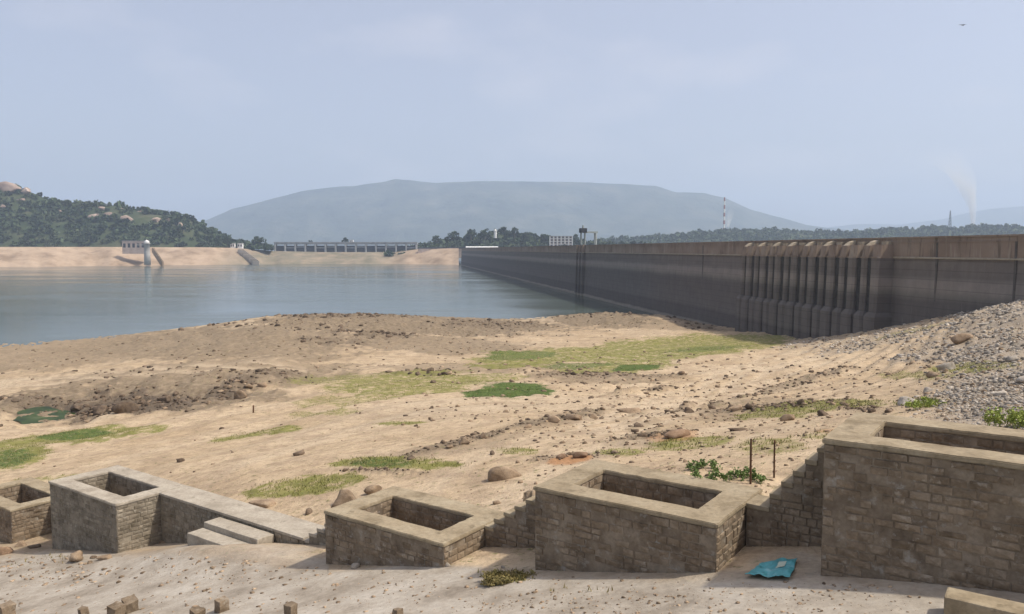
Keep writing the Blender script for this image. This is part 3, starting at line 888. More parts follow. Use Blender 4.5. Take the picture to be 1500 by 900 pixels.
while a < A1:
    c = min(a + PAN - .12, A1); a_ = max(a, A0)
    along([(-.5, LED + .33), (.02, LED + .33), (.02, CREST - .95), (-.5, CREST - .95)], a_, c, "parapet_panel", M['parapet'])
    along([(-.5, CREST - .30), (-.04, CREST - .30), (-.04, CREST - .945), (-.5, CREST - .945)][::-1], a_, c, "parapet_panel", M['parapet'])
    if a > A0 and (a < ab8 or abs(a - dam_a(1043)) < PAN / 2):
        along([(-.25, 14.5 if k % 3 else 11), (.16, 14.5 if k % 3 else 11), (.10, CREST - 1.0), (-.25, CREST - 1.0)], a - .26, a + .14, "joint_pilaster", M['dark_joint'])
    a += PAN; k += 1
along([(-.55, CREST - 1.06), (.14, CREST - 1.06), (.14, CREST - .93), (-.55, CREST - .93)], A0, A1, "cornice", M['parapet'])
along([(-.6, CREST - .29), (.12, CREST - .29), (.12, CREST), (-.6, CREST)], A0, A1, "coping", M['parapet'])
along([(-8.8, LED + .02), (-.56, LED + .02), (-.56, CREST - 1.0), (-8.8, CREST - 1.0)], A0, A1, "roadway", M['pale_concrete'])

# sluice piers: narrow piers on the bay lines, wide piers between them
PITCH_B = (ab0 - ab8) / 8
def pier(a, w, d, zb, wide):
    hw = w / 2
    def half(hw_, d_, z, z2=None):      # chamfered nose; z2: height at the wall when the top slopes
        zw = z if z2 is None else z2
        return [dl(a + hw_, -.4, zw), dl(a + hw_, d_ - .45, z), dl(a + hw_ - .4, d_, z), dl(a - hw_ + .4, d_, z), dl(a - hw_, d_ - .45, z), dl(a - hw_, -.4, zw)]
    def loft(rings):
        mb = MB()
        for r in rings: mb.v += [tuple(q) for q in r]
        n_ = 6
        mb.f.append(tuple(range(n_)))
        mb.f.append(tuple(reversed(range((len(rings) - 1) * n_, len(rings) * n_))))
        for k_ in range(len(rings) - 1):
            for i in range(n_):
                j = (i + 1) % n_
                mb.f.append((k_ * n_ + j, k_ * n_ + i, (k_ + 1) * n_ + i, (k_ + 1) * n_ + j))
        return mb
    sh = loft([half(hw, d + .3, zb - .5), half(hw, d + .1, zb + 7), half(hw, d, LED)]).build("pier", M['dam'], damo)
    loft([half(hw + .52, d + 1.3, -12), half(hw + .52, d + 1.0, zb - .2), half(hw + .03, d + .45, zb + .7)]).build("pier_base", M['dam'], sh)
    loft([half(hw + .12, d + .14, LED + .01), half(hw + .12, d + .14, LED + .3)]).build("pier_collar", M['parapet'], sh)
    if wide:
        loft([half(hw, d - .1, LED + .31), half(hw, d - .4, CREST - 1.35)]).build("pier_head", M['parapet'], sh)
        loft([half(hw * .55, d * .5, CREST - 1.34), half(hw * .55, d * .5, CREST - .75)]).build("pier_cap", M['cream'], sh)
    else:
        loft([half(hw, d - .1, LED + .31), half(hw, d - .5, CREST - 1.5, CREST - 1.0)]).build("pier_head", M['parapet'], sh)
        loft([half(hw * .7, d - .6, CREST - 1.49, CREST - .99), half(hw * .6, d - 1.5, CREST - .75, CREST - .3)]).build("pier_cap", M['cream'], sh)  # cap toned cream, its sunlit look put into the colour
    return sh
for k in range(8):
    a_ = ab0 - k * PITCH_B
    pier(a_, 1.7, 3.0, 10.6, False)
    pier(a_ - PITCH_B * .5, 2.3, 3.2, 10.6, True)
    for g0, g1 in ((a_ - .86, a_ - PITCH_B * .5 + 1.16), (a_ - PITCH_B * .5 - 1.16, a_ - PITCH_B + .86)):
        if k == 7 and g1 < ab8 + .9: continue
        along([(-.3, -11), (2.55, -11), (2.5, LED - .02), (-.3, LED - .02)], g1, g0, "gap_shade_panel", M['gap_shade'])  # added dark panels that paint the shade of the pier gaps

# gate hoist half way along the dam
ah = dam_a(852)
for da in (-6.5, 0, 6.5):
    along([(-.3, -8), (2.2, -8), (1.5, LED), (-.3, LED)], ah + da - 1.0, ah + da + 1.0, "guide_pier", M['dam'])
    along([(-.3, LED + .35), (1.4, LED + .35), (1.3, CREST + .1), (-.3, CREST + .1)], ah + da - .8, ah + da + .8, "guide_pier_head", M['parapet'])
hz = empty("hoist_gantry", dam(ah, 0, CREST))
tag(hz, "grey steel hoist gantry with a tall mast standing on the dam crest", 'gantry')
HL = Vector(hz.location)
def hp(a, off, z): return dam(ah + a, off, CREST + z) - HL
mast = MB()
for da in (-1.0, 1.0):
    for do in (-1.6, .4):
        mast.tube(hp(da, do, -.2), hp(da * .8, do, 8.2), .28, .22)
mast.build("mast", M['green_grey_paint'], hz)
cabm = MB().hexa([hp(-2.0, -2.2, 6.2), hp(2.0, -2.2, 6.2), hp(2.0, 1.0, 6.2), hp(-2.0, 1.0, 6.2), hp(-2.0, -2.2, 8.4), hp(2.0, -2.2, 8.4), hp(2.0, 1.0, 8.4), hp(-2.0, 1.0, 8.4)])
cabm.build("hoist_cabin", M['dark_steel'], hz)
MB().tube(hp(0, -.6, 8.2), hp(0, -.6, 9.9), .5, .38).build("mast_head", M['green_grey_paint'], hz)
MB().hexa([hp(-1, -8.0, 6.0), hp(1, -8.0, 6.0), hp(1, -1.0, 6.0), hp(-1, -1.0, 6.0), hp(-1, -8.0, 6.8), hp(1, -8.0, 6.8), hp(1, -1.0, 6.8), hp(-1, -1.0, 6.8)]).build("beam", M['green_grey_paint'], hz)
pm = MB()
for da in (-1.3, 1.3): pm.tube(hp(da, -7.0, -.9), hp(da, -7.0, 6.0), .45, .38)
pm.build("post", M['green_grey_paint'], hz)

# ------------------------------------------------------------------ far shore
shore_px = [(-1600, 400), (-900, 397), (-400, 394), (0, 391.5), (150, 390), (240, 389.2), (300, 388.6), (345, 388), (400, 387.2), (470, 387), (520, 387), (580, 387), (615, 387.3), (655, 388), (672, 388.2)]
top_px = {-1600: 363, -900: 362, -400: 362, 0: 362, 150: 362, 240: 362.5, 300: 362.5, 345: 363.5, 400: 368, 470: 369.5, 520: 369.5, 580: 369.5, 615: 365, 655: 364.2, 672: 364}
xs = np.linspace(-1600, 672, 460)
sy = np.interp(xs, [q[0] for q in shore_px], [q[1] for q in shore_px]) 
ty = np.interp(xs, sorted(top_px), [top_px[k] for k in sorted(top_px)])
rows = []
ynz = fbm(xs * .03, xs * 0 + 3, 4, 77)
sh = []
for x, y in zip(xs, sy):
    d = ray(x, y); sh.append((d[0], EYE / -d[2]))
sh = np.array(sh); SY = sh[:, 1] + 14 * ynz
def bank_top(Ytop): return None
fr = [-.25, 0, .1, .22, .36, .5, .64, .78, .9, 1.0]
for f_ in fr:
    Yr = SY + f_ * 75
    ztop = EYE + np.array([ray(x, y)[2] for x, y in zip(xs, ty)]) * (SY + 75)
    zz = np.where(f_ <= 0, f_ * 8, ztop * (f_ ** .85 if f_ > 0 else 0))
    zz = zz + (2.6 * fbm(xs * .07, xs * 0 + f_ * 4, 5, 91)) * (0 < f_ < 1)
    rows.append(np.stack([sh[:, 0] * Yr, Yr, zz], 1))
for extra in (90, 400):
    Yr = SY + 75 + extra
    rows.append(np.stack([sh[:, 0] * Yr, Yr, rows[9][:, 2] + (.0 if extra < 100 else -1)], 1))
Vb = np.concatenate(rows); nx = len(xs); ii = np.arange(len(Vb)).reshape(len(rows), nx)
Fb = np.stack([ii[:-1, :-1], ii[:-1, 1:], ii[1:, 1:], ii[1:, :-1]], -1).reshape(-1, 4)
m, nt, b = new_mat('far_bank_sand', .95, .1)
p = pos(nt)
cbk = ramp(nt, noise(nt, p, .03, 6, .65), [(.32, (.23, .165, .11)), (.5, (.37, .275, .19)), (.7, (.45, .345, .25))])
cbk = mix(nt, ramp(nt, noise(nt, p, .09, 5, .7, (1, 1, 3)), [(.55, 0.0), (.75, .7)]), cbk, (.16, .12, .085))
gx = nt.nodes.new("ShaderNodeSeparateXYZ"); nt.links.new(p, gx.inputs[0])
gm = nd(nt, "ShaderNodeMapRange"); gm.inputs[1].default_value = 150; gm.inputs[2].default_value = 90
nt.links.new(math_n(nt, 'ABSOLUTE', math_n(nt, 'ADD', math_n(nt, 'ADD', gx.outputs[0], 285), math_n(nt, 'MULTIPLY', noise(nt, p, .02, 4, .6), 60))), gm.inputs[0])
cbk = mix(nt, math_n(nt, 'MULTIPLY', gm.outputs[0], .85), cbk, ramp(nt, noise(nt, p, .05, 5, .65), [(.3, (.12, .125, .085)), (.5, (.19, .17, .12)), (.7, (.30, .24, .17))]))
nt.links.new(cbk, b.inputs['Base Color'])
fb = link("far_bank", np_mesh("far_bank", Vb, Fb, True), m); tag(fb, kind='structure')

def heightfield(name, xpx, ridge_y, Yf, Yr, Yb, zf, mat, namp, nscale, nd_=36, seed=0, power=1.0, xres=260):
    """a hill whose skyline passes through the given photo points; Yf front foot, Yr ridge, Yb back foot"""
    xs = np.linspace(xpx[0], xpx[-1], xres)
    ry = np.interp(xs, xpx, ridge_y)
    dirs = np.array([ray(x, y) for x, y in zip(xs, ry)])
    rz = EYE + dirs[:, 2] * Yr
    rows = []
    for k in range(nd_ + 1):
        w = k / nd_ * 2 - 1
        if w < 0:
            Y = Yr + w * (Yr - Yf); g_ = (1 + w) ** power
        else:
            Y = Yr + w * (Yb - Yr); g_ = (1 - w) ** power
        X = dirs[:, 0] * Y
        nz = fbm(X * nscale, np.full_like(X, Y) * nscale, 5, seed)
        edge = np.minimum(1, np.minimum(xs - xs[0], xs[-1] - xs) / (60))
        z = zf + (rz - zf) * g_ + namp * nz * (min(1, abs(w) * 2.5 + .22)) * np.clip((rz - zf) / 60, 0, 1) * (1 if g_ > .02 else 0)
        rows.append(np.stack([X, np.full_like(X, Y), z], 1))
    V = np.concatenate(rows); ii = np.arange(len(V)).reshape(nd_ + 1, xres)
    F = np.stack([ii[:-1, :-1], ii[:-1, 1:], ii[1:, 1:], ii[1:, :-1]], -1).reshape(-1, 4)
    o = link(name, np_mesh(name, V, F, True), mat); tag(o, kind='structure')
    return np.array(rows)          # (depth, x, 3)

def hill_mat(name, c0, c1, c2, scale, bd):
    m, nt, b = new_mat(name, .95, .1); p = pos(nt)
    n_ = noise(nt, p, scale, 7, .65)
    nt.links.new(ramp(nt, n_, [(.3, c0), (.5, c1), (.72, c2)]), b.inputs['Base Color'])
    bump(nt, b, n_, .8, bd)
    return m
M['hill_scrub'] = hill_mat('hill_scrub', (.028, .045, .022), (.05, .066, .032), (.10, .10, .055), .02, 6)
M['mountain'] = hill_mat('mountain_scrub', (.012, .022, .02), (.05, .065, .045), (.13, .125, .09), .0035, 90)

hillL = heightfield("hill", [-1100, -700, -350, -150, 0, 40, 70, 130, 180, 240, 270, 300, 340, 372, 400], [300, 250, 235, 250, 270, 279, 293, 300, 303, 313, 318, 332, 353, 362, 366],
                    1300, 1460, 1750, EYE + 1, M['hill_scrub'], 14, .012, seed=5, power=.9)
hillM = heightfield("hill", [560, 622, 640, 700, 740, 790, 830, 880, 960], [370, 362, 357, 347, 344, 350, 356, 358, 366], 1300, 1430, 1600, EYE - 14, M['hill_scrub'], 4, .03, seed=9, xres=120)
hillR = heightfield("hill", [820, 880, 930, 1010, 1060, 1150, 1200, 1260, 1310, 1340, 1370, 1400, 1440, 1500, 1700, 2100], [366, 353, 349, 342, 338, 338, 341, 341, 335, 339, 332, 336, 332, 335, 325, 330],
                    1900, 2300, 2800, EYE - 30, M['hill_scrub'], 10, .006, seed=13)
heightfield("mountain", [150, 305, 340, 440, 480, 520, 560, 578, 600, 640, 700, 780, 850, 920, 960, 990, 1030, 1060, 1100, 1180, 1300, 1450], [372, 322, 306, 281, 277, 274, 267.5, 262, 263, 266.5, 265, 266.5, 267.5, 272, 275, 284, 284, 291, 308, 330, 345, 372],
            6200, 8000, 9600, -30, M['mountain'], 140, .0011, nd_=60, seed=21, xres=420, power=.95)
heightfield("mountain", [1000, 1150, 1250, 1320, 1380, 1420, 1450, 1500, 1560, 1700, 2000, 2500], [372, 340, 329, 330, 322, 312, 306, 303, 300, 310, 320, 372],
            9800, 11500, 12800, -30, M['mountain'], 150, .0009, nd_=40, seed=27, xres=260)

# ------------------------------------------------------------------ foliage
def leaf_cloud(C, RX, RZ_, nq, rel, seed=0, core=.25):
    """many small leaf faces spread through ellipsoids at C (vectorised)"""
    r = np.random.default_rng(seed)
    C = np.repeat(np.asarray(C, float), nq, 0); RX = np.repeat(np.asarray(RX, float), nq); RZ_ = np.repeat(np.asarray(RZ_, float), nq)
    n = len(C)
    d = r.normal(size=(n, 3)); d /= np.linalg.norm(d, axis=1)[:, None]
    rad = (core + (1 - core) * r.random(n)) ** .6
    # clumpy: pull leaves toward a few lobes
    P = C + d * rad[:, None] * np.stack([RX, RX, RZ_], 1)
    a = r.normal(size=(n, 3)); a /= np.linalg.norm(a, axis=1)[:, None]
    b_ = np.cross(a, r.normal(size=(n, 3))); b_ /= np.linalg.norm(b_, axis=1)[:, None]
    s = (RX * rel * r.uniform(.6, 1.3, n))[:, None]
    V = np.stack([P - a * s - b_ * s * .6, P + a * s - b_ * s * .6, P + a * s * .8 + b_ * s * .7, P - a * s * .7 + b_ * s * .6], 1).reshape(-1, 3)
    F = np.arange(n * 4).reshape(-1, 4)
    return V, F

def forest(name, hf, n, rmin, rmax, wmin, wmax, seed, nq=34, rel=.38, skip=None):
    r = np.random.default_rng(seed)
    nd_, nx, _ = hf.shape
    w = r.uniform(wmin, wmax, n) * (nd_ - 1); x = r.uniform(0, nx - 1.01, n)
    i = np.clip(w.astype(int), 0, nd_ - 2); j = x.astype(int); fi = (w - i)[:, None]; fj = (x - j)[:, None]
    P = (hf[i, j] * (1 - fj) + hf[i, j + 1] * fj) * (1 - fi) + (hf[i + 1, j] * (1 - fj) + hf[i + 1, j + 1] * fj) * fi
    if skip is not None: P = P[skip(P)]
    R = r.uniform(rmin, rmax, len(P)) * r.choice([.7, 1, 1, 1.3], len(P))
    C = P + np.stack([np.zeros(len(P)), np.zeros(len(P)), R * .55], 1)
    V, F = leaf_cloud(C, R, R * .8, nq, rel, seed)
    o = link(name, np_mesh(name, V, F), M['forest'])
    ta = o.data.attributes.new('tone', 'FLOAT', 'POINT'); ta.data.foreach_set('value', np.repeat(r.uniform(-.45, .6, len(P)), nq * 4).astype(np.float32))
    return tag(o, kind='stuff')
clear = lambda P: fbm(P[:, 0] * .02, P[:, 1] * .02, 3, 71) < .42
forest("hillside_forest", hillL, 4200, 3.2, 6.0, .02, .54, 1, nq=30, skip=clear)
forest("wooded_rise", hillM, 700, 3.5, 7.0, .05, .6, 2, nq=34)
forest("wooded_ridge", hillR, 5000, 4.0, 7.5, .12, .54, 3, nq=26)

def tree(x, y_base, y_top, Y, label, group, wide=.62, name="tree", seed=0, z_base=None):
    bp = at(x, y_base, Y); H = (y_base - y_top) / FPX * Y
    t = empty(name, bp); tag(t, label, 'tree', group)
    r = random.Random(seed)
    tm = MB().tube((0, 0, -1), (r.uniform(-.3, .3), 0, H * .5), H * .045, H * .025)
    for k in range(4):
        w = k * 1.6 + r.random()
        tm.tube((0, 0, H * .35), (math.cos(w) * H * .22, math.sin(w) * H * .22, H * .68), H * .022, H * .008, 6)
    tm.build("trunk", M['bark'], t)
    C, R = [], []
    for k in range(16):
        w = r.uniform(0, 6.28); q = r.uniform(0, 1) ** .6
        zz = r.uniform(.32, .88)
        C.append((math.cos(w) * q * H * wide * .6 * (1.25 - zz), math.sin(w) * q * H * wide * .6 * (1.25 - zz), zz * H)); R.append(H * r.uniform(.13, .2))
    V, F = leaf_cloud(C, R, np.array(R) * .8, 40, .30, seed)
    link("crown", np_mesh("crown", V, F), M['tree'], t)
    return t
gr = "trees on the wooded rise behind the dam"
tree(380, 363, 344, 1330, "round dark tree standing alone at the foot of the green hill", "trees by the shore", 1.1, seed=1)
tree(333, 362, 347, 1290, "dark tree leaning over the white houses on the far bank", "trees by the shore", .8, seed=2)
tree(505, 358, 348, 1370, "small tree showing above the spillway bridge left of the hut", "trees by the shore", 1.0, seed=3)
tree(455, 358, 352, 1370, "low bushy tree above the left half of the spillway bridge", "trees by the shore", 1.5, seed=4)
for k, (x, yb, yt, wd, lb) in enumerate([(640, 362, 345, 1.3, "broad tree at the left end of the wooded rise"), (663, 358, 339, 1.1, "tree on the rise left of the domed hut, lower slope"),
        (690, 354, 336, 1.1, "tall tree on the rise just left of the domed hut"), (711, 352, 334, 1.0, "rounded tree touching the left side of the domed hut"),
        (738, 350, 332, .8, "pointed tree right beside the domed hut on the rise"), (754, 351, 333, .9, "dark tree second right of the domed hut"),
        (772, 355, 341, 1.2, "spreading tree halfway between domed hut and pale building"), (797, 358, 341, 1.3, "tree touching the left end of the pale building"),
        (843, 360, 343, .9, "tree touching the right end of the pale building")]):
    tree(x, yb, yt, 1400, lb, gr, wd, seed=20 + k)

# granite outcrops on the green hill
rx = [(12, 274, 46, 13, "big red granite crag on the top of the green hill"), (38, 279, 18, 10, "squat granite knob right below the hill top crag"), (30, 292, 14, 5, "small pale rock below the hill top crag"),
      (140, 318, 20, 9, "leftmost bare rock in the middle of the green hill"), (158, 313, 14, 6, "bare rock just above and right of the leftmost outcrop"), (150, 305, 16, 6, "bare rock on the skyline of the green hill"),
      (186, 321, 22, 11, "largest pinkish rock face in the middle of the green hill"), (176, 305, 14, 6, "flat rock on the skyline above the pinkish rock face"), (206, 310, 11, 6, "small rock below the skyline right of a dark tree"),
      (229, 322, 12, 6, "pale rock left of two slanting slabs on the hill"), (246, 325, 9, 9, "upright pale slab on the right shoulder of the hill"), (265, 333, 9, 11, "rightmost slanting pale slab on the hill"),
      (85, 309, 16, 4, "thin pale ledge on the left part of the hill"), (4, 302, 12, 6, "pale rock by the left picture edge on the hill")]
def hill_hit(x, y, hf):
    d = ray(x, y); Ysam = hf[:, 0, 1]
    best = None
    tx = hf[0, :, 0] / hf[0, :, 1]
    j = int(np.clip(np.searchsorted(tx, d[0]), 0, hf.shape[1] - 1))
    for i in range(hf.shape[0] - 1):
        z0 = EYE + d[2] * hf[i, j, 1]
        if z0 <= hf[i, j, 2]:
            return hf[i, j, 1]
    return hf[hf.shape[0] // 2, j, 1]
for k, (x, y, w, h, lb) in enumerate(rx):
    Yh = hill_hit(x, y, hillL)
    q = at(x, y, Yh - 9); r_ = w / 2 / FPX * Yh * 1.15
    o = single_rock("granite_outcrop", (q.x, q.y, q.z - r_ * .3), r_ * 1.05, M['granite'], lb, "granite outcrops on the green hill", hi=True, flat=max(.45, h / w * 1.1), seed=k, cat='rock outcrop')

# ------------------------------------------------------------------ spillway, tower, houses
def house_parts(t, w, d, h, wall, nwx, nst, name_roof=True, roof=M['pale_concrete'], win=M['dark_steel']):
    MB().box(-w / 2, w / 2, 0, d, -4, h).build("wall", wall, t)
    MB().box(-w / 2 - .4, w / 2 + .4, -.4, d + .4, h + .004, h + .5).build("roof", roof, t)
    for s_ in range(nst):
        for k_ in range(nwx):
            x = -w / 2 + (k_ + .5) * w / nwx; z = (s_ + .35) * h / nst
            MB().box(x - w / nwx * .27, x + w / nwx * .27, -.12, .2, z, z + h / nst * .42).build("window", win, t)
YW = 1350.0
weir = empty("spillway", at(508, 369, YW)); WL = Vector(weir.location)
tag(weir, "grey spillway bridge with a row of dark gates at the far shore", 'spillway')
xl, xr = at(404, 360, YW).x - WL.x, at(610, 360, YW).x - WL.x
zd0, zd1 = at(500, 358.3, YW).z - WL.z, at(500, 355.6, YW).z - WL.z
MB().box(xl - 2, xr + 2, -4, 6, zd0, zd1).build("deck", M['weir_concrete'], weir)
MB().box(xl - 2, xr + 2, -4.4, -4.05, zd1 - .6, zd1 + 1.0).build("railing", M['weir_concrete'], weir)
NB = 14
for k in range(NB + 1):
    x = xl + (xr - xl) * k / NB
    MB().box(x - 1.1, x + 1.1, -7, 5, -6, zd0 - .01).build("pier", M['weir_concrete'], weir)
    if k < NB:
        x2 = xl + (xr - xl) * (k + 1) / NB
        gz = 1.0 if k % 4 else 4.0
        MB().box(x + 1.15, x2 - 1.15, -2.0, -1.2, -3, zd0 * .82).build("gate", M['dark_steel'], weir)
        MB().box(x + 1.15, x2 - 1.15, -2.4, -2.05, zd0 * (.35 + .12 * (k % 3)), zd0 * (.47 + .12 * (k % 3))).build("gate_beam", M['weir_concrete'] if k % 3 else M['dark_steel'], weir)
MB().box(xl - 6, xr + 6, -9, 8, -6, -1.0).build("sill", M['weir_concrete'], weir)
hut = empty("gate_hut", at(514.5, 355.5, YW)); tag(hut, "tiny white hut on top of the spillway bridge", 'hut')
house_parts(hut, 6, 5, 4.2, M['white_paint'], 2, 1)
# causeway from the spillway to the dam
YC = 1295
cw0 = at(612, 369, YC); 
cwy = empty("causeway_wall", cw0); tag(cwy, "low pinkish causeway wall linking spillway and dam", 'wall')
L_ = at(684, 369, YC).x - cw0.x
MB().box(0, L_, 0, 8, -10, at(640, 364.5, YC).z - cw0.z).build("wall", M['pink_wash'], cwy)
MB().box(0, L_, -.4, .4, at(640, 364.4, YC).z - cw0.z, at(640, 362.4, YC).z - cw0.z).build("parapet", M['dark_steel'], cwy)
wsh = empty("white_shed", at(706, 364, 1240)); tag(wsh, "long low white roofed shed at the far end of the dam", 'shed')
wx = (at(729, 364, 1240).x - at(683, 364, 1240).x) / 2
MB().box(-wx, wx, 0, 9, -6, 1.25).build("wall", M['pale_concrete'], wsh)
MB().prism([(-1, 1.3), (10, 1.3), (10, 1.6), (4.5, 3.0), (-1, 1.6)], lambda q: (-wx - .8, q[0], q[1]), lambda q: (wx + .8, q[0], q[1])).build("roof", M['white_paint'], wsh)
dh = empty("domed_hut", at(725.5, 344, 1385)); tag(dh, "small white domed hut on top of the wooded rise", 'hut')
MB().lathe([(2.6, -6), (2.6, 5.5), (3.0, 5.6), (3.0, 6.0)], 16).build("wall", M['white_paint'], dh)
MB().lathe([(2.6, 6.05), (2.5, 7.2), (1.9, 8.4), (1.0, 9.2), (.2, 9.6), (.15, 10.6)], 16).build("dome", M['white_paint'], dh, True)
bld = empty("office_building", at(822, 362, 1370)); tag(bld, "pale four storey building frame behind the dam left of the gantry", 'building')
bw = 33 / FPX * 1370; bh = 16 / FPX * 1370
MB().box(-bw / 2, bw / 2, 1.0, 14, -3, bh * .96).build("wall", M['pink_wash'], bld)
MB().box(-bw / 2 - .6, bw / 2 + .6, -.6, 14.5, bh * .965, bh).build("roof", M['pale_concrete'], bld)
for k in range(7):
    x = -bw / 2 + k * bw / 6
    MB().box(x - .7, x + .7, -.5, .95, -3, bh * .96).build("column", M['white_paint'], bld)
for s_ in range(1, 4):
    MB().box(-bw / 2, bw / 2, .3, .94, bh * s_ / 4 - .4, bh * s_ / 4 + .4).build("floor_band", M['white_paint'], bld)
for s_ in range(4):
    for k in range(6):
        x = -bw / 2 + (k + .5) * bw / 6
        MB().box(x - 1.5, x + 1.5, .93, 1.2, bh * (s_ + .28) / 4, bh * (s_ + .75) / 4).build("window", M['dark_steel'], bld)

# intake tower on the left bank
ti = empty("intake_tower", at(216, 384, 1090)); TLc = Vector(ti.location)
tag(ti, "round pale intake tower with white dome on the left bank", 'tower')
zt_ = (384 - 357.5) / FPX * 1090
MB().lathe([(4.4, -4), (3.9, zt_ * .5), (3.6, zt_), (4.5, zt_ + .1), (4.5, zt_ + .8)], 20).build("tower_wall", M['pale_concrete'], ti, True)
MB().lathe([(3.3, zt_ + .85), (3.2, zt_ + 2.4), (2.6, zt_ + 3.9), (1.4, zt_ + 4.8), (.25, zt_ + 5.2), (.2, zt_ + 6.2)], 20).build("dome", M['white_paint'], ti, True)
MB().hexa([(-16, 2, zt_ - 2), (-3, 2, zt_ - 2), (-3, 5, zt_ - 2), (-16, 5, zt_ - 2), (-16, 2, zt_ - 1), (-3, 2, zt_ - 1), (-3, 5, zt_ - 1), (-16, 5, zt_ - 1)]).build("bridge", M['pale_concrete'], ti)
ih = empty("bank_house", at(196, 368, 1130)); tag(ih, "low pink walled house on the bank left of the intake tower", 'house')
house_parts(ih, 33, 14, (368 - 353.5) / FPX * 1130, M['pink_wash'], 5, 1)
for k, (x0, y0, x1, y1, lb) in enumerate([(224, 364, 238, 385, "dark stairway running down the bank right of the intake tower"), 
                                         (352, 366, 376, 384, "wide stone steps at the right end of the left bank")]):
    p0 = at(x0, y0, 1150); p1 = at(x1, y1, 1085)
    if k == 1: p0 = at(x0, y0, 1265); p1 = at(x1, y1, 1225)
    st_ = empty("bank_stairway", p1); tag(st_, lb, 'stairway', 'stairways on the far bank')
    d = p0 - p1; nst = 14
    for i in range(nst):
        q0 = d * (i / nst); q1 = d * ((i + 1) / nst)
        c_ = (q0 + q1) / 2
        wd = 1.1 if k != 1 else 5.0
        MB().box(c_.x - wd, c_.x + wd, q0.y + .05, q1.y - .05, q0.z - 5, q1.z + .5).build("step", M['rock_brown'] if k != 1 else M['rock_grey'], st_)
for x, w, lb in ((340.5, 6, "left one of two tiny white houses on the far bank"), (351.5, 7, "right one of two tiny white houses on the far bank")):
    h_ = empty("white_house", at(x, 364, 1300)); tag(h_, lb, 'house', 'white houses on the far bank')
    house_parts(h_, w / FPX * 1300, 6, 8.0, M['white_paint'], 2, 1)

# tall banded chimney, faint second stack, smoke
ch = empty("chimney_stack", at(1060.5, 340, 2650)); tag(ch, "tall thin chimney with red and white bands beyond the ridge", 'chimney')
H_ = (340 - 290) / FPX * 2650; nbz = 9
for k in range(nbz):
    z0, z1 = H_ * k / nbz, H_ * (k + 1) / nbz
    r0 = 3.6 - 1.2 * k / nbz; r1 = 3.6 - 1.2 * (k + 1) / nbz
    MB().tube((0, 0, z0 + .01 - (40 if k == 0 else 0)), (0, 0, z1), r0, r1, 16).build("band", M['red_paint' if k % 2 == 0 else 'white_paint'], ch)
c2 = empty("transmission_tower", at(1391, 340, 3000)); tag(c2, "faint lattice mast on the ridge left of the smoke", 'mast')
tmb = MB(); h2 = (340 - 309) / FPX * 3000
for sx_, sy_ in ((-1, -1), (1, -1), (1, 1), (-1, 1)):
    tmb.tube((sx_ * 6, sy_ * 6, -20), (sx_ * .8, sy_ * .8, h2), .9, .5, 6)
tmb.build("leg_frame", M['dark_steel'], c2)
cr = MB()
for k in range(7):
    z = h2 * k / 7; w = 6 - 5.2 * k / 7; z2 = h2 * (k + 1) / 7; w2 = 6 - 5.2 * (k + 1) / 7
    for a_, b2 in (((-w, -w, z), (w2, -w2, z2)), ((w, -w, z), (-w2, -w2, z2)), ((-w, w, z), (w2, w2, z2)), ((-w, -w, z), (-w2, w2, z2)), ((w, -w, z), (w2, w2, z2))):
        cr.tube(a_, b2, .45, .45, 5)
cr.build("bracing", M['dark_steel'], c2)

def plume(name, pts, Y, dens, seed):
    """smoke as a widening, wavering body of thin scattering air"""
    r = random.Random(seed); V = []; n = 18
    org = at(pts[0][0], pts[0][1], Y)
    for x, y, w in pts:
        c = at(x, y, Y); rad = w / 2 / FPX * Y
        for i in range(n):
            a_ = 2 * math.pi * i / n; rr_ = rad * (1 + .22 * math.sin(3 * a_ + y * .11) + r.uniform(-.1, .1))
            V.append((c.x + rr_ * math.cos(a_) - org.x, c.y + rr_ * math.sin(a_) - org.y, c.z - org.z + r.uniform(-.1, .1) * rad))
    F = []
    for k in range(len(pts) - 1):
        for i in range(n):
            j = (i + 1) % n
            F.append((k * n + i, k * n + j, (k + 1) * n + j, (k + 1) * n + i))
    F.append(tuple(reversed(range(n)))); F.append(tuple((len(pts) - 1) * n + i for i in range(n)))
    m = bpy.data.materials.new(name); m.use_nodes = True; nt = m.node_tree; nt.nodes.clear()
    out = nt.nodes.new("ShaderNodeOutputMaterial"); v = nt.nodes.new("ShaderNodeVolumePrincipled")
    v.inputs['Color'].default_value = (.98, .98, .97, 1); v.inputs['Anisotropy'].default_value = .2
    tcn = nt.nodes.new("ShaderNodeTexCoord"); sz = nt.nodes.new("ShaderNodeSeparateXYZ"); nt.links.new(tcn.outputs['Generated'], sz.inputs[0])
    fall = math_n(nt, 'POWER', math_n(nt, 'SUBTRACT', 1.0, sz.outputs[2], True), 2.4)
    nt.links.new(math_n(nt, 'MULTIPLY', fall, dens), v.inputs['Density'])
    nt.links.new(v.outputs[0], out.inputs['Volume'])
    o = link(name, poly_mesh(name, V, F), m); o.location = org
    tag(o, kind='stuff'); return o
plume("smoke", [(1425, 332, 5), (1425, 320, 7), (1424, 305, 10), (1422, 292, 15), (1419, 280, 22), (1413, 268, 28), (1405, 256, 34), (1396, 244, 40), (1388, 232, 46), (1380, 220, 44), (1374, 210, 25)], 3600, .055, 3)
plume("smoke", [(1066, 333, 4), (1068, 322, 8), (1070, 312, 10), (1072, 304, 8), (1074, 298, 4)], 2700, .06, 4)

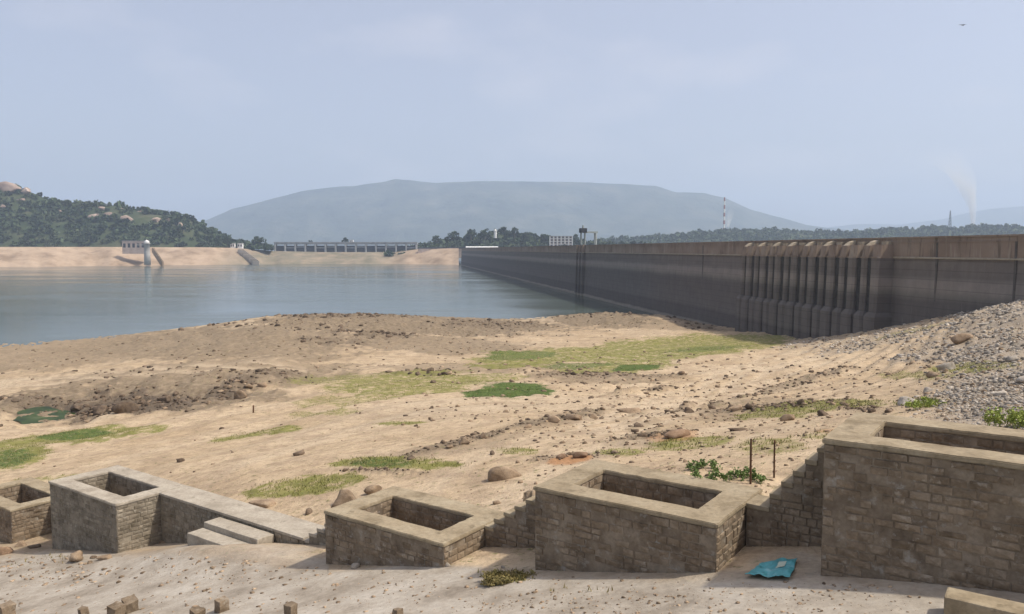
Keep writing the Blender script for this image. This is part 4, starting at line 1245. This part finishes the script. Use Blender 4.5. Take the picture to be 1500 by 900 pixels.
# ------------------------------------------------------------------ named boulders and stones lying on the bare ground
hand = [  # photo x, y of the foot, width in px, material, flatness, label
    (741, 701, 62, 'rock_brown', .44, "big brown boulder behind the gap between middle and long boxes"),
    (505, 738, 58, 'rock_brown', .58, "rounded tan boulder directly behind the low middle box"),
    (384, 742, 50, 'rock_brown', .42, "flat tan boulder behind the far end of the long grey wall"),
    (545, 722, 26, 'rock_brown', .7, "pointed tan stone beside the boulder behind the middle box"),
    (452, 753, 18, 'rock_dark', .8, "dark stone between the grey wall and the tan boulder"),
    (438, 667, 20, 'rock_dark', .7, "lone dark stone on pale sand above the yellow grass"),
    (264, 677, 17, 'rock_dark', .7, "small dark stone on bare sand behind the grey box"),
    (1008, 605, 24, 'rock_dark', .6, "dark split stone at the centre of the sandy slope"),
    (1077, 602, 24, 'rock_brown', .75, "brown stone left of a darker one on the slope"),
    (1099, 599, 16, 'rock_dark', .75, "dark stone just right of a brown stone on the slope"),
    (1173, 593, 16, 'rock_dark', .9, "upright black stone on the slope above the two rods"),
    (1156, 616, 24, 'rock_brown', .7, "brown stone in dry grass directly above the right rod"),
    (1043, 600, 13, 'rock_dark', 1.0, "small upright dark stone left of the brown stone pair"),
    (936, 625, 18, 'rock_dark', .5, "upper stone of three dark ones in a column on the slope"),
    (930, 633, 16, 'rock_dark', .55, "middle stone of three dark ones in a column on the slope"),
    (942, 640, 16, 'rock_dark', .6, "lowest stone of three dark ones in a column on the slope"),
    (924, 605, 34, 'rock_brown', .4, "low pale mound of rock above the column of dark stones"),
    (843, 615, 32, 'rock_brown', .45, "broad clod in the row of brown clods on the sand"),
    (812, 619, 26, 'rock_brown', .6, "left clod in the row of brown clods on the sand"),
    (867, 613, 22, 'rock_brown', .5, "right clod in the row of brown clods on the sand"),
    (773, 627, 17, 'rock_brown', .55, "small clod well left of the row of brown clods"),
    (990, 640, 48, 'rock_red', .35, "wide reddish heap of clods above the long box"),
    (1084, 631, 27, 'rock_dark', .28, "flat dark slate lying on the sand above the rods"),
    (853, 669, 26, 'rock_red', .5, "reddish clod on orange earth behind the long box"),
    (822, 671, 16, 'rock_red', .6, "small red clod left of the orange earth patch"),
    (680, 649, 24, 'rock_brown', .5, "brown clod in the broken ridge of sand left of centre"),
    (707, 642, 14, 'rock_dark', .9, "upright dark stump of stone at the end of the sand ridge"),
    (658, 656, 18, 'rock_brown', .5, "clod at the left end of the broken sand ridge"),
    (721, 666, 14, 'rock_dark', .7, "dark stone in thin grass above the big brown boulder"),
    (602, 673, 14, 'rock_dark', .6, "dark stone at the top edge of the green strip"),
    (635, 561, 11, 'rock_dark', .7, "dark stone in dull grass left of the bright green patch"),
    (612, 549, 11, 'rock_dark', .7, "small dark stone above the dull grass in mid ground"),
    (240, 588, 24, 'rock_dark', .7, "large lump on the cut bank right of the green pool"),
    (182, 604, 34, 'rock_dark', .7, "big dark lump in the cut bank beside the pool"),
    (147, 605, 30, 'rock_dark', .6, "dark lump touching the right end of the pool"),
    (114, 600, 22, 'rock_dark', .5, "dark lump hanging over the back of the pool"),
    (353, 584, 26, 'rock_brown', .75, "brown boulder at the right end of the cut bank"),
    (363, 568, 16, 'rock_brown', .6, "small boulder above the right end of the cut bank"),
    (384, 566, 18, 'rock_brown', .6, "brown stone farthest right along the cut bank"),
    (265, 484, 11, 'rock_dark', .7, "black heap by the water on the left shore"),
    (1388, 542, 24, 'rock_grey', .8, "dark grey boulder at the edge of the rubble slope"),
    (1412, 499, 36, 'rock_brown', .5, "largest slab of grey rock high on the rubble slope"),
    (1367, 552, 20, 'rock_brown', .6, "brown stone left of the dark grey boulder on the slope"),
    (1330, 592, 50, 'rock_grey', .35, "pale grey outcrop at the foot of the rubble slope"),
    (1440, 478, 22, 'rock_grey', .5, "flat grey block near the top of the rubble slope"),
    (1480, 530, 22, 'rock_grey', .6, "grey block by the right edge on the rubble slope"),
    (1276, 604, 20, 'rock_dark', .6, "dark stone left of a white one above the tallest box"),
    (1302, 604, 17, 'rock_dark', .55, "dark stone right of a white one above the tallest box"),
    (1206, 609, 20, 'rock_dark', .6, "dark stone in dry grass above the stone stairs"),
    (112, 822, 20, 'rock_brown', 1.2, "upright tan stone at the foot of the grey box"),
    (152, 820, 26, 'rock_brown', .55, "tilted slab stone at the front corner of the grey box"),
    (136, 818, 14, 'rock_dark', .5, "dark stone between the two stones at the grey box"),
    (222, 792, 24, 'rock_grey', .6, "broken stone against the lit side of the grey box"),
    (240, 795, 20, 'rock_brown', .5, "flat stone by the inner corner of grey box and wall"),
    (8, 812, 30, 'rock_red', .6, "reddish stone at the left picture edge below the box"),
    (30, 800, 24, 'rock_brown', .5, "tan stone in the shade of the leftmost box"),
    (50, 803, 22, 'rock_dark', .5, "dark stone between the leftmost box and the grey box"),
    (521, 832, 15, 'rock_grey', .8, "pale stone on the path in front of the middle box"),
    (655, 830, 11, 'rock_grey', .9, "white pebble at the front corner of the middle box"),
    (728, 738, 18, 'rock_brown', .6, "brown stone behind the right end of the middle box"),
    (737, 833, 8, 'rock_grey', .9, "white pebble in the brown grass tuft"),
    (1360, 574, 22, 'rock_grey', .5, "grey block among rubble above the pale outcrop"),
    (1462, 580, 26, 'rock_grey', .6, "grey block among the near rubble beside the yellow bush"),
    (1497, 560, 24, 'rock_grey', .6, "grey block cut by the right picture edge on the rubble"),
]
for k, (x, y, w, mt, fl, lb) in enumerate(hand):
    q = on_ground(x, y)
    if q is None: continue
    dist = math.sqrt(q.x ** 2 + q.y ** 2)
    single_rock("boulder" if w >= 30 else "stone", q, w / 2 / FPX * q.y * 1.08, M[mt], lb, None, hi=w >= 22, flat=fl, seed=k, cat='boulder' if w >= 30 else 'stone')

# loose stones: the largest of each field one by one, the rest as fields nobody could count
def scatter(n, weight, seed, pxlo, pxhi, rmin, rmax, tail=2.2, tlim=(-.72, .72), ymin=9, ymax=300):
    r = np.random.default_rng(seed)
    t = r.uniform(*tlim, n); l = r.uniform(math.log(ymin), math.log(ymax), n)
    Y = np.exp(l); X = t * Y
    Z = ground_z(X, Y)
    wv = field(weight, X, Y)
    # even out over the picture: far rows are squeezed together
    keep = r.random(n) < np.clip(wv, 0, 1)
    s = X * U[0] + Y * U[1]; v = X * W[0] + Y * W[1]
    keep &= ~((v > V0 - .35) & (v < V1 + .15) & (s < 43))
    keep &= Z > .05
    da = X * DN[0] + Y * DN[1] + D0
    keep &= da > 1.8
    X, Y, Z = X[keep], Y[keep], Z[keep]
    px = pxlo + (pxhi - pxlo) * r.random(len(X)) ** tail
    R = np.clip(px / 2 / FPX * Y, rmin, rmax)
    o = np.argsort(-R / Y)
    return np.stack([X, Y, Z], 1)[o], R[o]

sand_w = np.clip(.03 + .5 * sstep(.12, .6, NZ_A) * sstep(-.1, .4, NZ_B) + .35 * brown + .5 * dark - .5 * conc - .6 * bright - .25 * grass, 0, 1) * sstep(.62, .2, grav) * (.35 + .65 * sstep(420, 760, PX))
right_w = sstep(600, 900, PX) * sstep(500, 560, PY) * .22 * (1 - conc)
P1, R1 = scatter(90000, np.clip(sand_w + right_w, 0, 1), 5, 1.2, 10, .02, .36, 4.2)
P2, R2 = scatter(170000, np.clip(grav, 0, 1) * (.38 + .62 * sstep(-.3, .3, NZ_B)) * (.5 + .5 * sstep(-.3, .2, NZ_A)), 6, 1.0, 9, .025, .32, 5.0, tlim=(.2, .70), ymin=18, ymax=190)
P3, R3 = scatter(26000, np.clip(conc * .35 + .5 * bmask([(340, 835, 120, 14), (850, 880, 200, 18), (1000, 890, 250, 12), (250, 850, 160, 10), (60, 840, 80, 20)], .4), 0, 1), 8, 1.0, 9, .01, .10, 4, ymin=9, ymax=34)
PLACES = [(0, 300, 440, 600, "left of and beyond the green pool"), (0, 500, 600, 660, "between the pool and the lone stake"), (0, 420, 660, 800, "behind the grey box"),
          (420, 780, 440, 560, "beyond the dull grass by the far shore"), (780, 1110, 440, 560, "on the ground round the large grass patch"), (420, 700, 560, 700, "left of the big brown boulder"),
          (700, 900, 560, 700, "round the row of brown clods"), (900, 1060, 560, 720, "round the column of three dark stones"), (1060, 1250, 540, 720, "above the two iron rods"),
          (300, 560, 440, 600, "on the brown shore left of centre"), (1250, 1500, 560, 720, "just behind the tallest box"), (1110, 1330, 440, 560, "low on the slope near the piers"),
          (1330, 1420, 440, 560, "halfway up the rubble slope"), (1420, 1600, 440, 560, "high on the rubble slope at the right edge"), (-200, 1700, 780, 1000, "in the foreground before the boxes")]
def place_of(q):
    x, y = proj(q[0], q[1], q[2])
    for x0, x1, y0, y1, w in PLACES:
        if x0 <= x < x1 and y0 <= y < y1: return w
    return "outside the middle of the view"
P5, R5 = scatter(30000, bmask([(340, 832, 70, 9), (290, 845, 120, 6), (60, 835, 70, 18), (900, 880, 120, 14), (1020, 872, 90, 10), (800, 888, 120, 10), (760, 830, 40, 12), (1290, 858, 70, 6), (1180, 872, 120, 8), (600, 862, 80, 5)],     .5) * .4, 12, 1.6, 9, .012, .10, 3.6, ymin=9, ymax=34)
def singles(P, R, n, name, mats, label, group):
    for k in range(n):
        x_, y_ = proj(P[k][0], P[k][1], P[k][2])
        if not (-5 < x_ < 1505 and y_ < 905): continue
        label_ = label + " " + place_of(P[k])
        single_rock(name, P[k], R[k], M[mats[k % len(mats)]], label_, group, flat=random.uniform(.5, .8), seed=k)
singles(P1, R1, 130, "stone", ['rock_brown', 'rock_brown', 'rock_dark'], "loose brown stone", "loose brown stones on the sand")
singles(P2, R2, 150, "rubble_stone", ['rock_grey', 'rock_grey', 'rock_brown'], "loose angular rubble stone", "loose grey stones of the rubble slope")
n1 = (len(P1) - 130)
order = RNG.permutation(n1) + 130
cut = n1 * 2 // 3
joined_rocks("scattered_stones", P1[order[:cut]], R1[order[:cut]], M['rock_brown'], ROCK_LO)
joined_rocks("scattered_dark_stones", P1[order[cut:]], R1[order[cut:]], M['rock_dark'], ROCK_LO)
big = 1500
order = RNG.permutation(big) + 150
joined_rocks("rubble", P2[order], R2[order], M['rock_grey'], [rock_shape(ICO1, 500 + k, .5, 2) for k in range(12)], .75)
rest = np.arange(150 + big, len(P2)); half = RNG.random(len(rest)) < .6
joined_rocks("fine_rubble", P2[rest[half]], R2[rest[half]], M['rock_grey'], ROCK_LO, .75)
joined_rocks("brown_rubble", P2[rest[~half]], R2[rest[~half]], M['rock_brown'], ROCK_LO, .7)
joined_rocks("debris", P5, R5, M["rock_brown"], ROCK_LO, .5)
joined_rocks("grit", P3, R3, M['rock_brown'], ROCK_LO, .6)

# clods along the cut bank and the far shore line
bw_ = np.clip(dark * 1.0 + .75 * ridge + .35 * bmask([(500, 466, 130, 5), (880, 462, 70, 6), (560, 495, 60, 6), (1150, 487, 80, 5), (720, 476, 80, 5), (860, 553, 80, 5), (300, 560, 200, 8), (420, 480, 120, 8)], .5), 0, 1)
P4, R4 = scatter(90000, bw_ ** 1.5, 9, 1.6, 12, .05, .75, 4.0, ymin=26, ymax=300)
nb_ = min(60, len(P4))
singles(P4, R4, nb_, "clod", ['rock_dark', 'rock_brown'], "dark clod of earth", "dark clods along the broken banks")
joined_rocks("clods", P4[nb_:], R4[nb_:], M['rock_dark'], ROCK_LO, .7)

# ------------------------------------------------------------------ grass and plants
def tufts(name, weight, n, mat, hmin, hmax, seed, blades=4, ymin=9, ymax=260, spread=.12):
    r = np.random.default_rng(seed)
    t = r.uniform(-.85, .85, n); l = r.uniform(math.log(ymin), math.log(ymax), n); Y = np.exp(l); X = t * Y
    k = (r.random(n) < np.clip(field(weight, X, Y), 0, 1) ** 1.5) & (ground_z(X, Y) > .1)
    s = X * U[0] + Y * U[1]; v = X * W[0] + Y * W[1]
    k &= ~((v > V0 - .1) & (v < V1 + .1) & (s < 43))
    X, Y = np.repeat(X[k], blades), np.repeat(Y[k], blades)
    m_ = len(X)
    sc = (1 + Y / 120)
    X = X + r.normal(0, spread, m_) * sc; Y = Y + r.normal(0, spread, m_) * sc
    Z = ground_z(X, Y)
    h = r.uniform(hmin, hmax, m_); w = h * .16 * sc ** .8
    a = r.uniform(0, math.pi, m_); dx, dy = np.cos(a) * w, np.sin(a) * w
    lx, ly = r.normal(0, .35, m_) * h, r.normal(0, .35, m_) * h
    V = np.stack([np.stack([X - dx, Y - dy, Z - .01], 1), np.stack([X + dx, Y + dy, Z - .01], 1), np.stack([X + lx, Y + ly, Z + h], 1)], 1).reshape(-1, 3)
    o = link(name, np_mesh(name, V, np.arange(m_ * 3).reshape(-1, 3)), mat)
    return tag(o, kind='stuff')
tufts("grass", grass, 130000, M['grass_blade'], .04, .14, 31)
tufts("green_grass", bright, 110000, M['grass_bright'], .05, .14, 32, blades=5)
tufts("dry_grass", bmask([(745, 846, 60, 9), (330, 812, 60, 4, 4, .22), (860, 866, 90, 5, 0, .15), (60, 826, 60, 8, 0, .2)], .6), 90000, M['grass_dry'], .03, .12, 33, ymin=12, ymax=30, spread=.06)

def plant(x, y, w, h, mat, label, cat='plant', nst=22, seed=0, name="plant", leaf=.05, loc=None):
    q = loc if loc is not None else on_ground(x, y)
    t = empty(name, q); tag(t, label, cat)
    r = random.Random(seed); W_ = w / FPX * q.y; H_ = h / FPX * q.y
    stems = MB(); C = []
    for k in range(nst):
        bx, by = r.uniform(-.42, .42) * W_, r.uniform(-.3, .3) * W_ * .6
        tip = Vector((bx + r.uniform(-.25, .25) * H_, by + r.uniform(-.2, .2) * H_, H_ * r.uniform(.45, 1)))
        stems.tube((bx, by, -.03), tip, .008, .004, 5)
        for i in range(14):
            f_ = r.uniform(.3, 1.0)
            C.append((bx + (tip.x - bx) * f_ + r.gauss(0, leaf), by + (tip.y - by) * f_ + r.gauss(0, leaf), tip.z * f_ + r.gauss(0, leaf * .6)))
    stems.build("stem", mat, t)
    rr_ = np.full(len(C), leaf)
    V, F = leaf_cloud(C, rr_, rr_ * .7, 3, .6, seed)
    link("foliage", np_mesh("foliage", V, F), mat, t)
    return t
plant(1062, 703, 120, 17, M['shrub'], "low green leafy plant at the foot of the two iron rods", nst=26, seed=4, leaf=.045)
plant(1025, 688, 60, 14, M['shrub'], "thin sprawling weed left of the leafy plant behind the long box", nst=14, seed=5, leaf=.04)
plant(1487, 626, 80, 30, M['bush_yellow'], "bright yellow green bush at the right edge behind the tallest box", 'bush', nst=40, seed=6, leaf=.05)
plant(1352, 598, 60, 14, M['bush_yellow'], "low yellow green weed beside the pale grey outcrop", nst=16, seed=7, leaf=.06)
plant(748, 850, 100, 5, M['grass_dry'], "brownish tuft of grass in front of the gap between two boxes", 'grass tuft', nst=60, seed=8, leaf=.05, name="grass_tuft")

# ------------------------------------------------------------------ small things
for x, yt, yb, r_, lb in ((1099.5, 643, 708, .028, "left one of two thin rusty iron rods by the stairs"), (1134, 645, 699, .024, "right one of two thin rusty iron rods by the stairs")):
    zc = EYE - 5.6
    d = ray(x, yb)
    Y = min((zc - EYE) / d[2], 21.4)
    q = Vector((d[0] * Y, Y, 0)); q.z = float(ground_z(q.x, q.y))
    top = at(x, yt, Y)
    rod = empty("iron_rod", q); tag(rod, lb, 'rod', 'iron rods by the stairs')
    MB().tube((0, 0, -.3), (random.uniform(-.02, .02), 0, top.z - q.z), r_, r_ * .9, 8).build("rod", M['rust'], rod)
    mk = MB()
    for k in range(6): mk.tube((0, 0, .12 + k * .15), (0, 0, .135 + k * .15), r_ * 1.25, r_ * 1.25, 8)
    mk.build("rib", M['rust'], rod)

# teal plastic sheet between the two right boxes
m, nt, b = new_mat('teal_plastic', .45, .4)
tc = objc(nt)
nt.links.new(ramp(nt, noise(nt, tc, 3.5, 4, .6), [(.3, (.05, .20, .20)), (.55, (.08, .33, .35)), (.75, (.24, .45, .46))]), b.inputs['Base Color'])
M['teal'] = m
m, nt, b = new_mat('pale_print', .5, .3); b.inputs['Base Color'].default_value = (.45, .50, .40, 1)
M['print'] = m
def crumple(nx_, ny_, corners, amp, seed, zoff=0.0, sub=None):
    V = []
    for j in range(ny_ + 1):
        for i in range(nx_ + 1):
            a_, b2 = i / nx_, j / ny_
            if sub: a_, b2 = sub[0] + a_ * (sub[1] - sub[0]), sub[2] + b2 * (sub[3] - sub[2])
            q = (corners[0] * (1 - a_) + corners[1] * a_) * (1 - b2) + (corners[3] * (1 - a_) + corners[2] * a_) * b2
            x_, y_ = np.array([q.x]), np.array([q.y])
            z = float(ground_z(x_, y_)[0]) + .02 + amp * (1 + float(fbm(x_ * 5.5, y_ * 5.5, 4, seed)[0])) + .25 * amp * math.sin(9 * a_ + 3 * b2)
            e_ = float(fbm(x_ * 3 + 9, y_ * 3, 2, seed + 3)[0]) * .05
            V.append((q.x + e_, q.y + e_, z + zoff))
    F = [(j * (nx_ + 1) + i, j * (nx_ + 1) + i + 1, (j + 1) * (nx_ + 1) + i + 1, (j + 1) * (nx_ + 1) + i) for j in range(ny_) for i in range(nx_)]
    return V, F
cs = [on_ground(*q) for q in ((1089, 850), (1158, 851), (1168, 823), (1118, 829))]
V, F = crumple(44, 30, cs, .06, 61)
sh_ = empty("plastic_sheet", cs[0]); tag(sh_, "crumpled teal plastic sheet lying between the two right boxes", 'sheet')
o_ = link("sheet", poly_mesh("sheet", [(a_ - cs[0].x, b2 - cs[0].y, c_ - cs[0].z) for a_, b2, c_ in V], F, True), M['teal'], sh_)
sd = o_.modifiers.new("thick", 'SOLIDIFY'); sd.thickness = .006
V, F = crumple(10, 10, cs, .06, 61, .014, (.55, .76, .42, .80))
link("printed_patch", poly_mesh("printed_patch", [(a_ - cs[0].x, b2 - cs[0].y, c_ - cs[0].z) for a_, b2, c_ in V], F, True), M['print'], sh_)

# stubs of stone posts along the near edge
posts = [(10, 885, 22, 4, "stone post stub in the bottom left corner of the picture"), (122, 891, 14, -8, "low post stub second from the left along the bottom"), (170, 885, 22, 6, "post stub left of a taller tilted one on the bottom edge"),
         (191, 876, 21, 14, "tallest tilted post stub near the bottom left"), (289, 892, 22, 3, "broad low post stub left of a pale square one"), (325, 878, 18, 2, "pale square post stub standing on the path edge"),
         (427, 885, 18, 0, "square post stub alone right of the pale one"), (583, 892, 14, 0, "rightmost small post stub on the bottom edge")]
for k, (x, y, w, tl, lb) in enumerate(posts):
    q = on_ground(x, 905) if y > 880 else on_ground(x, 893)
    if y in (876, 878): q = on_ground(x, 896)
    Y = q.y; tp = at(x, y, Y); hw = w / 2 / FPX * Y * .82
    po = MB().box(-hw, hw, -hw, hw, -.35, max(.08, tp.z - q.z)).build("post_stub", M['block'], None, bevel=.018)
    bm = bmesh.new(); bm.from_mesh(po.data); bmesh.ops.subdivide_edges(bm, edges=[e for e in bm.edges if e.calc_length() > .08], cuts=3, use_grid_fill=True); bm.to_mesh(po.data); bm.free()
    roughen(po.data, .04, 6, k)
    po.location = q; po.rotation_euler = (math.radians(tl * .4), math.radians(tl), RZ + random.uniform(-.2, .2))
    tag(po, lb, 'post', 'stubs of stone posts along the bottom edge')

# wooden stake on the sand, in the left middle ground
q = on_ground(371, 605); tp = at(371, 594, q.y)
sk = MB().tube((0, 0, -.2), (.03, 0, tp.z - q.z), .085, .07, 8).build("wooden_stake", M['rust'], None); sk.location = q
tag(sk, "short dark stake standing alone on the sand below the cut bank", 'stake')

# bird high in the sky on the right
bq = at(1410, 37, 85)
bd = empty("bird", bq); tag(bd, "tiny dark bird gliding high on the right of the sky", 'bird')
def bird_mesh():
    mb = MB()
    prof = [(-.22, .01), (-.14, .04), (0, .055), (.10, .045), (.17, .035), (.21, .03), (.25, .006)]
    n = 8
    for k, (x, r_) in enumerate(prof):
        for i in range(n):
            a_ = 2 * math.pi * i / n; mb.v.append((x, r_ * math.cos(a_), r_ * .9 * math.sin(a_)))
    for k in range(len(prof) - 1):
        for i in range(n):
            j = (i + 1) % n; mb.f.append((k * n + i, k * n + j, (k + 1) * n + j, (k + 1) * n + i))
    b0 = len(mb.v)
    mb.v += [(-.22, .015, 0), (-.22, -.015, 0), (-.36, -.07, .01), (-.36, .07, .01), (-.29, 0, .012)]
    mb.f += [(b0, b0 + 1, b0 + 2, b0 + 4), (b0, b0 + 4, b0 + 3)]
    return mb
bmat = stone_mat('bird_plumage', (.03, .028, .026), (.05, .045, .04), (.07, .06, .055), 9, bumpd=.003, var=0)
bird_mesh().build("body", bmat, bd, True)
for s_ in (-1, 1):
    wv = [(.09, .03 * s_, .02), (-.09, .03 * s_, .02), (.12, .22 * s_, .07), (-.07, .22 * s_, .065), (.03, .46 * s_, .04), (-.06, .42 * s_, .04)]
    wv2 = [(x, y, z - .012) for x, y, z in wv]
    link("wing", poly_mesh("wing", wv + wv2, [(0, 1, 3, 2), (2, 3, 5, 4), (7, 6, 8, 9), (9, 8, 10, 11), (0, 2, 8, 6), (2, 4, 10, 8), (1, 7, 9, 3), (3, 9, 11, 5), (4, 5, 11, 10)]), bmat, bd)
bd.rotation_euler = (math.radians(12), 0, math.radians(25))

# ------------------------------------------------------------------ haze: one even body of air round the whole place
hm = bpy.data.materials.new("haze_air"); hm.use_nodes = True; nt = hm.node_tree; nt.nodes.clear()
out = nt.nodes.new("ShaderNodeOutputMaterial"); v = nt.nodes.new("ShaderNodeVolumePrincipled")
v.inputs['Color'].default_value = (.64, .78, 1.0, 1)
v.inputs['Density'].default_value = .00014
v.inputs['Anisotropy'].default_value = 0.15
nt.links.new(v.outputs[0], out.inputs['Volume'])
hzb = MB().box(-14200, 14200, -14200, 14200, -46, 980).build("haze", hm)
tag(hzb, kind='stuff')
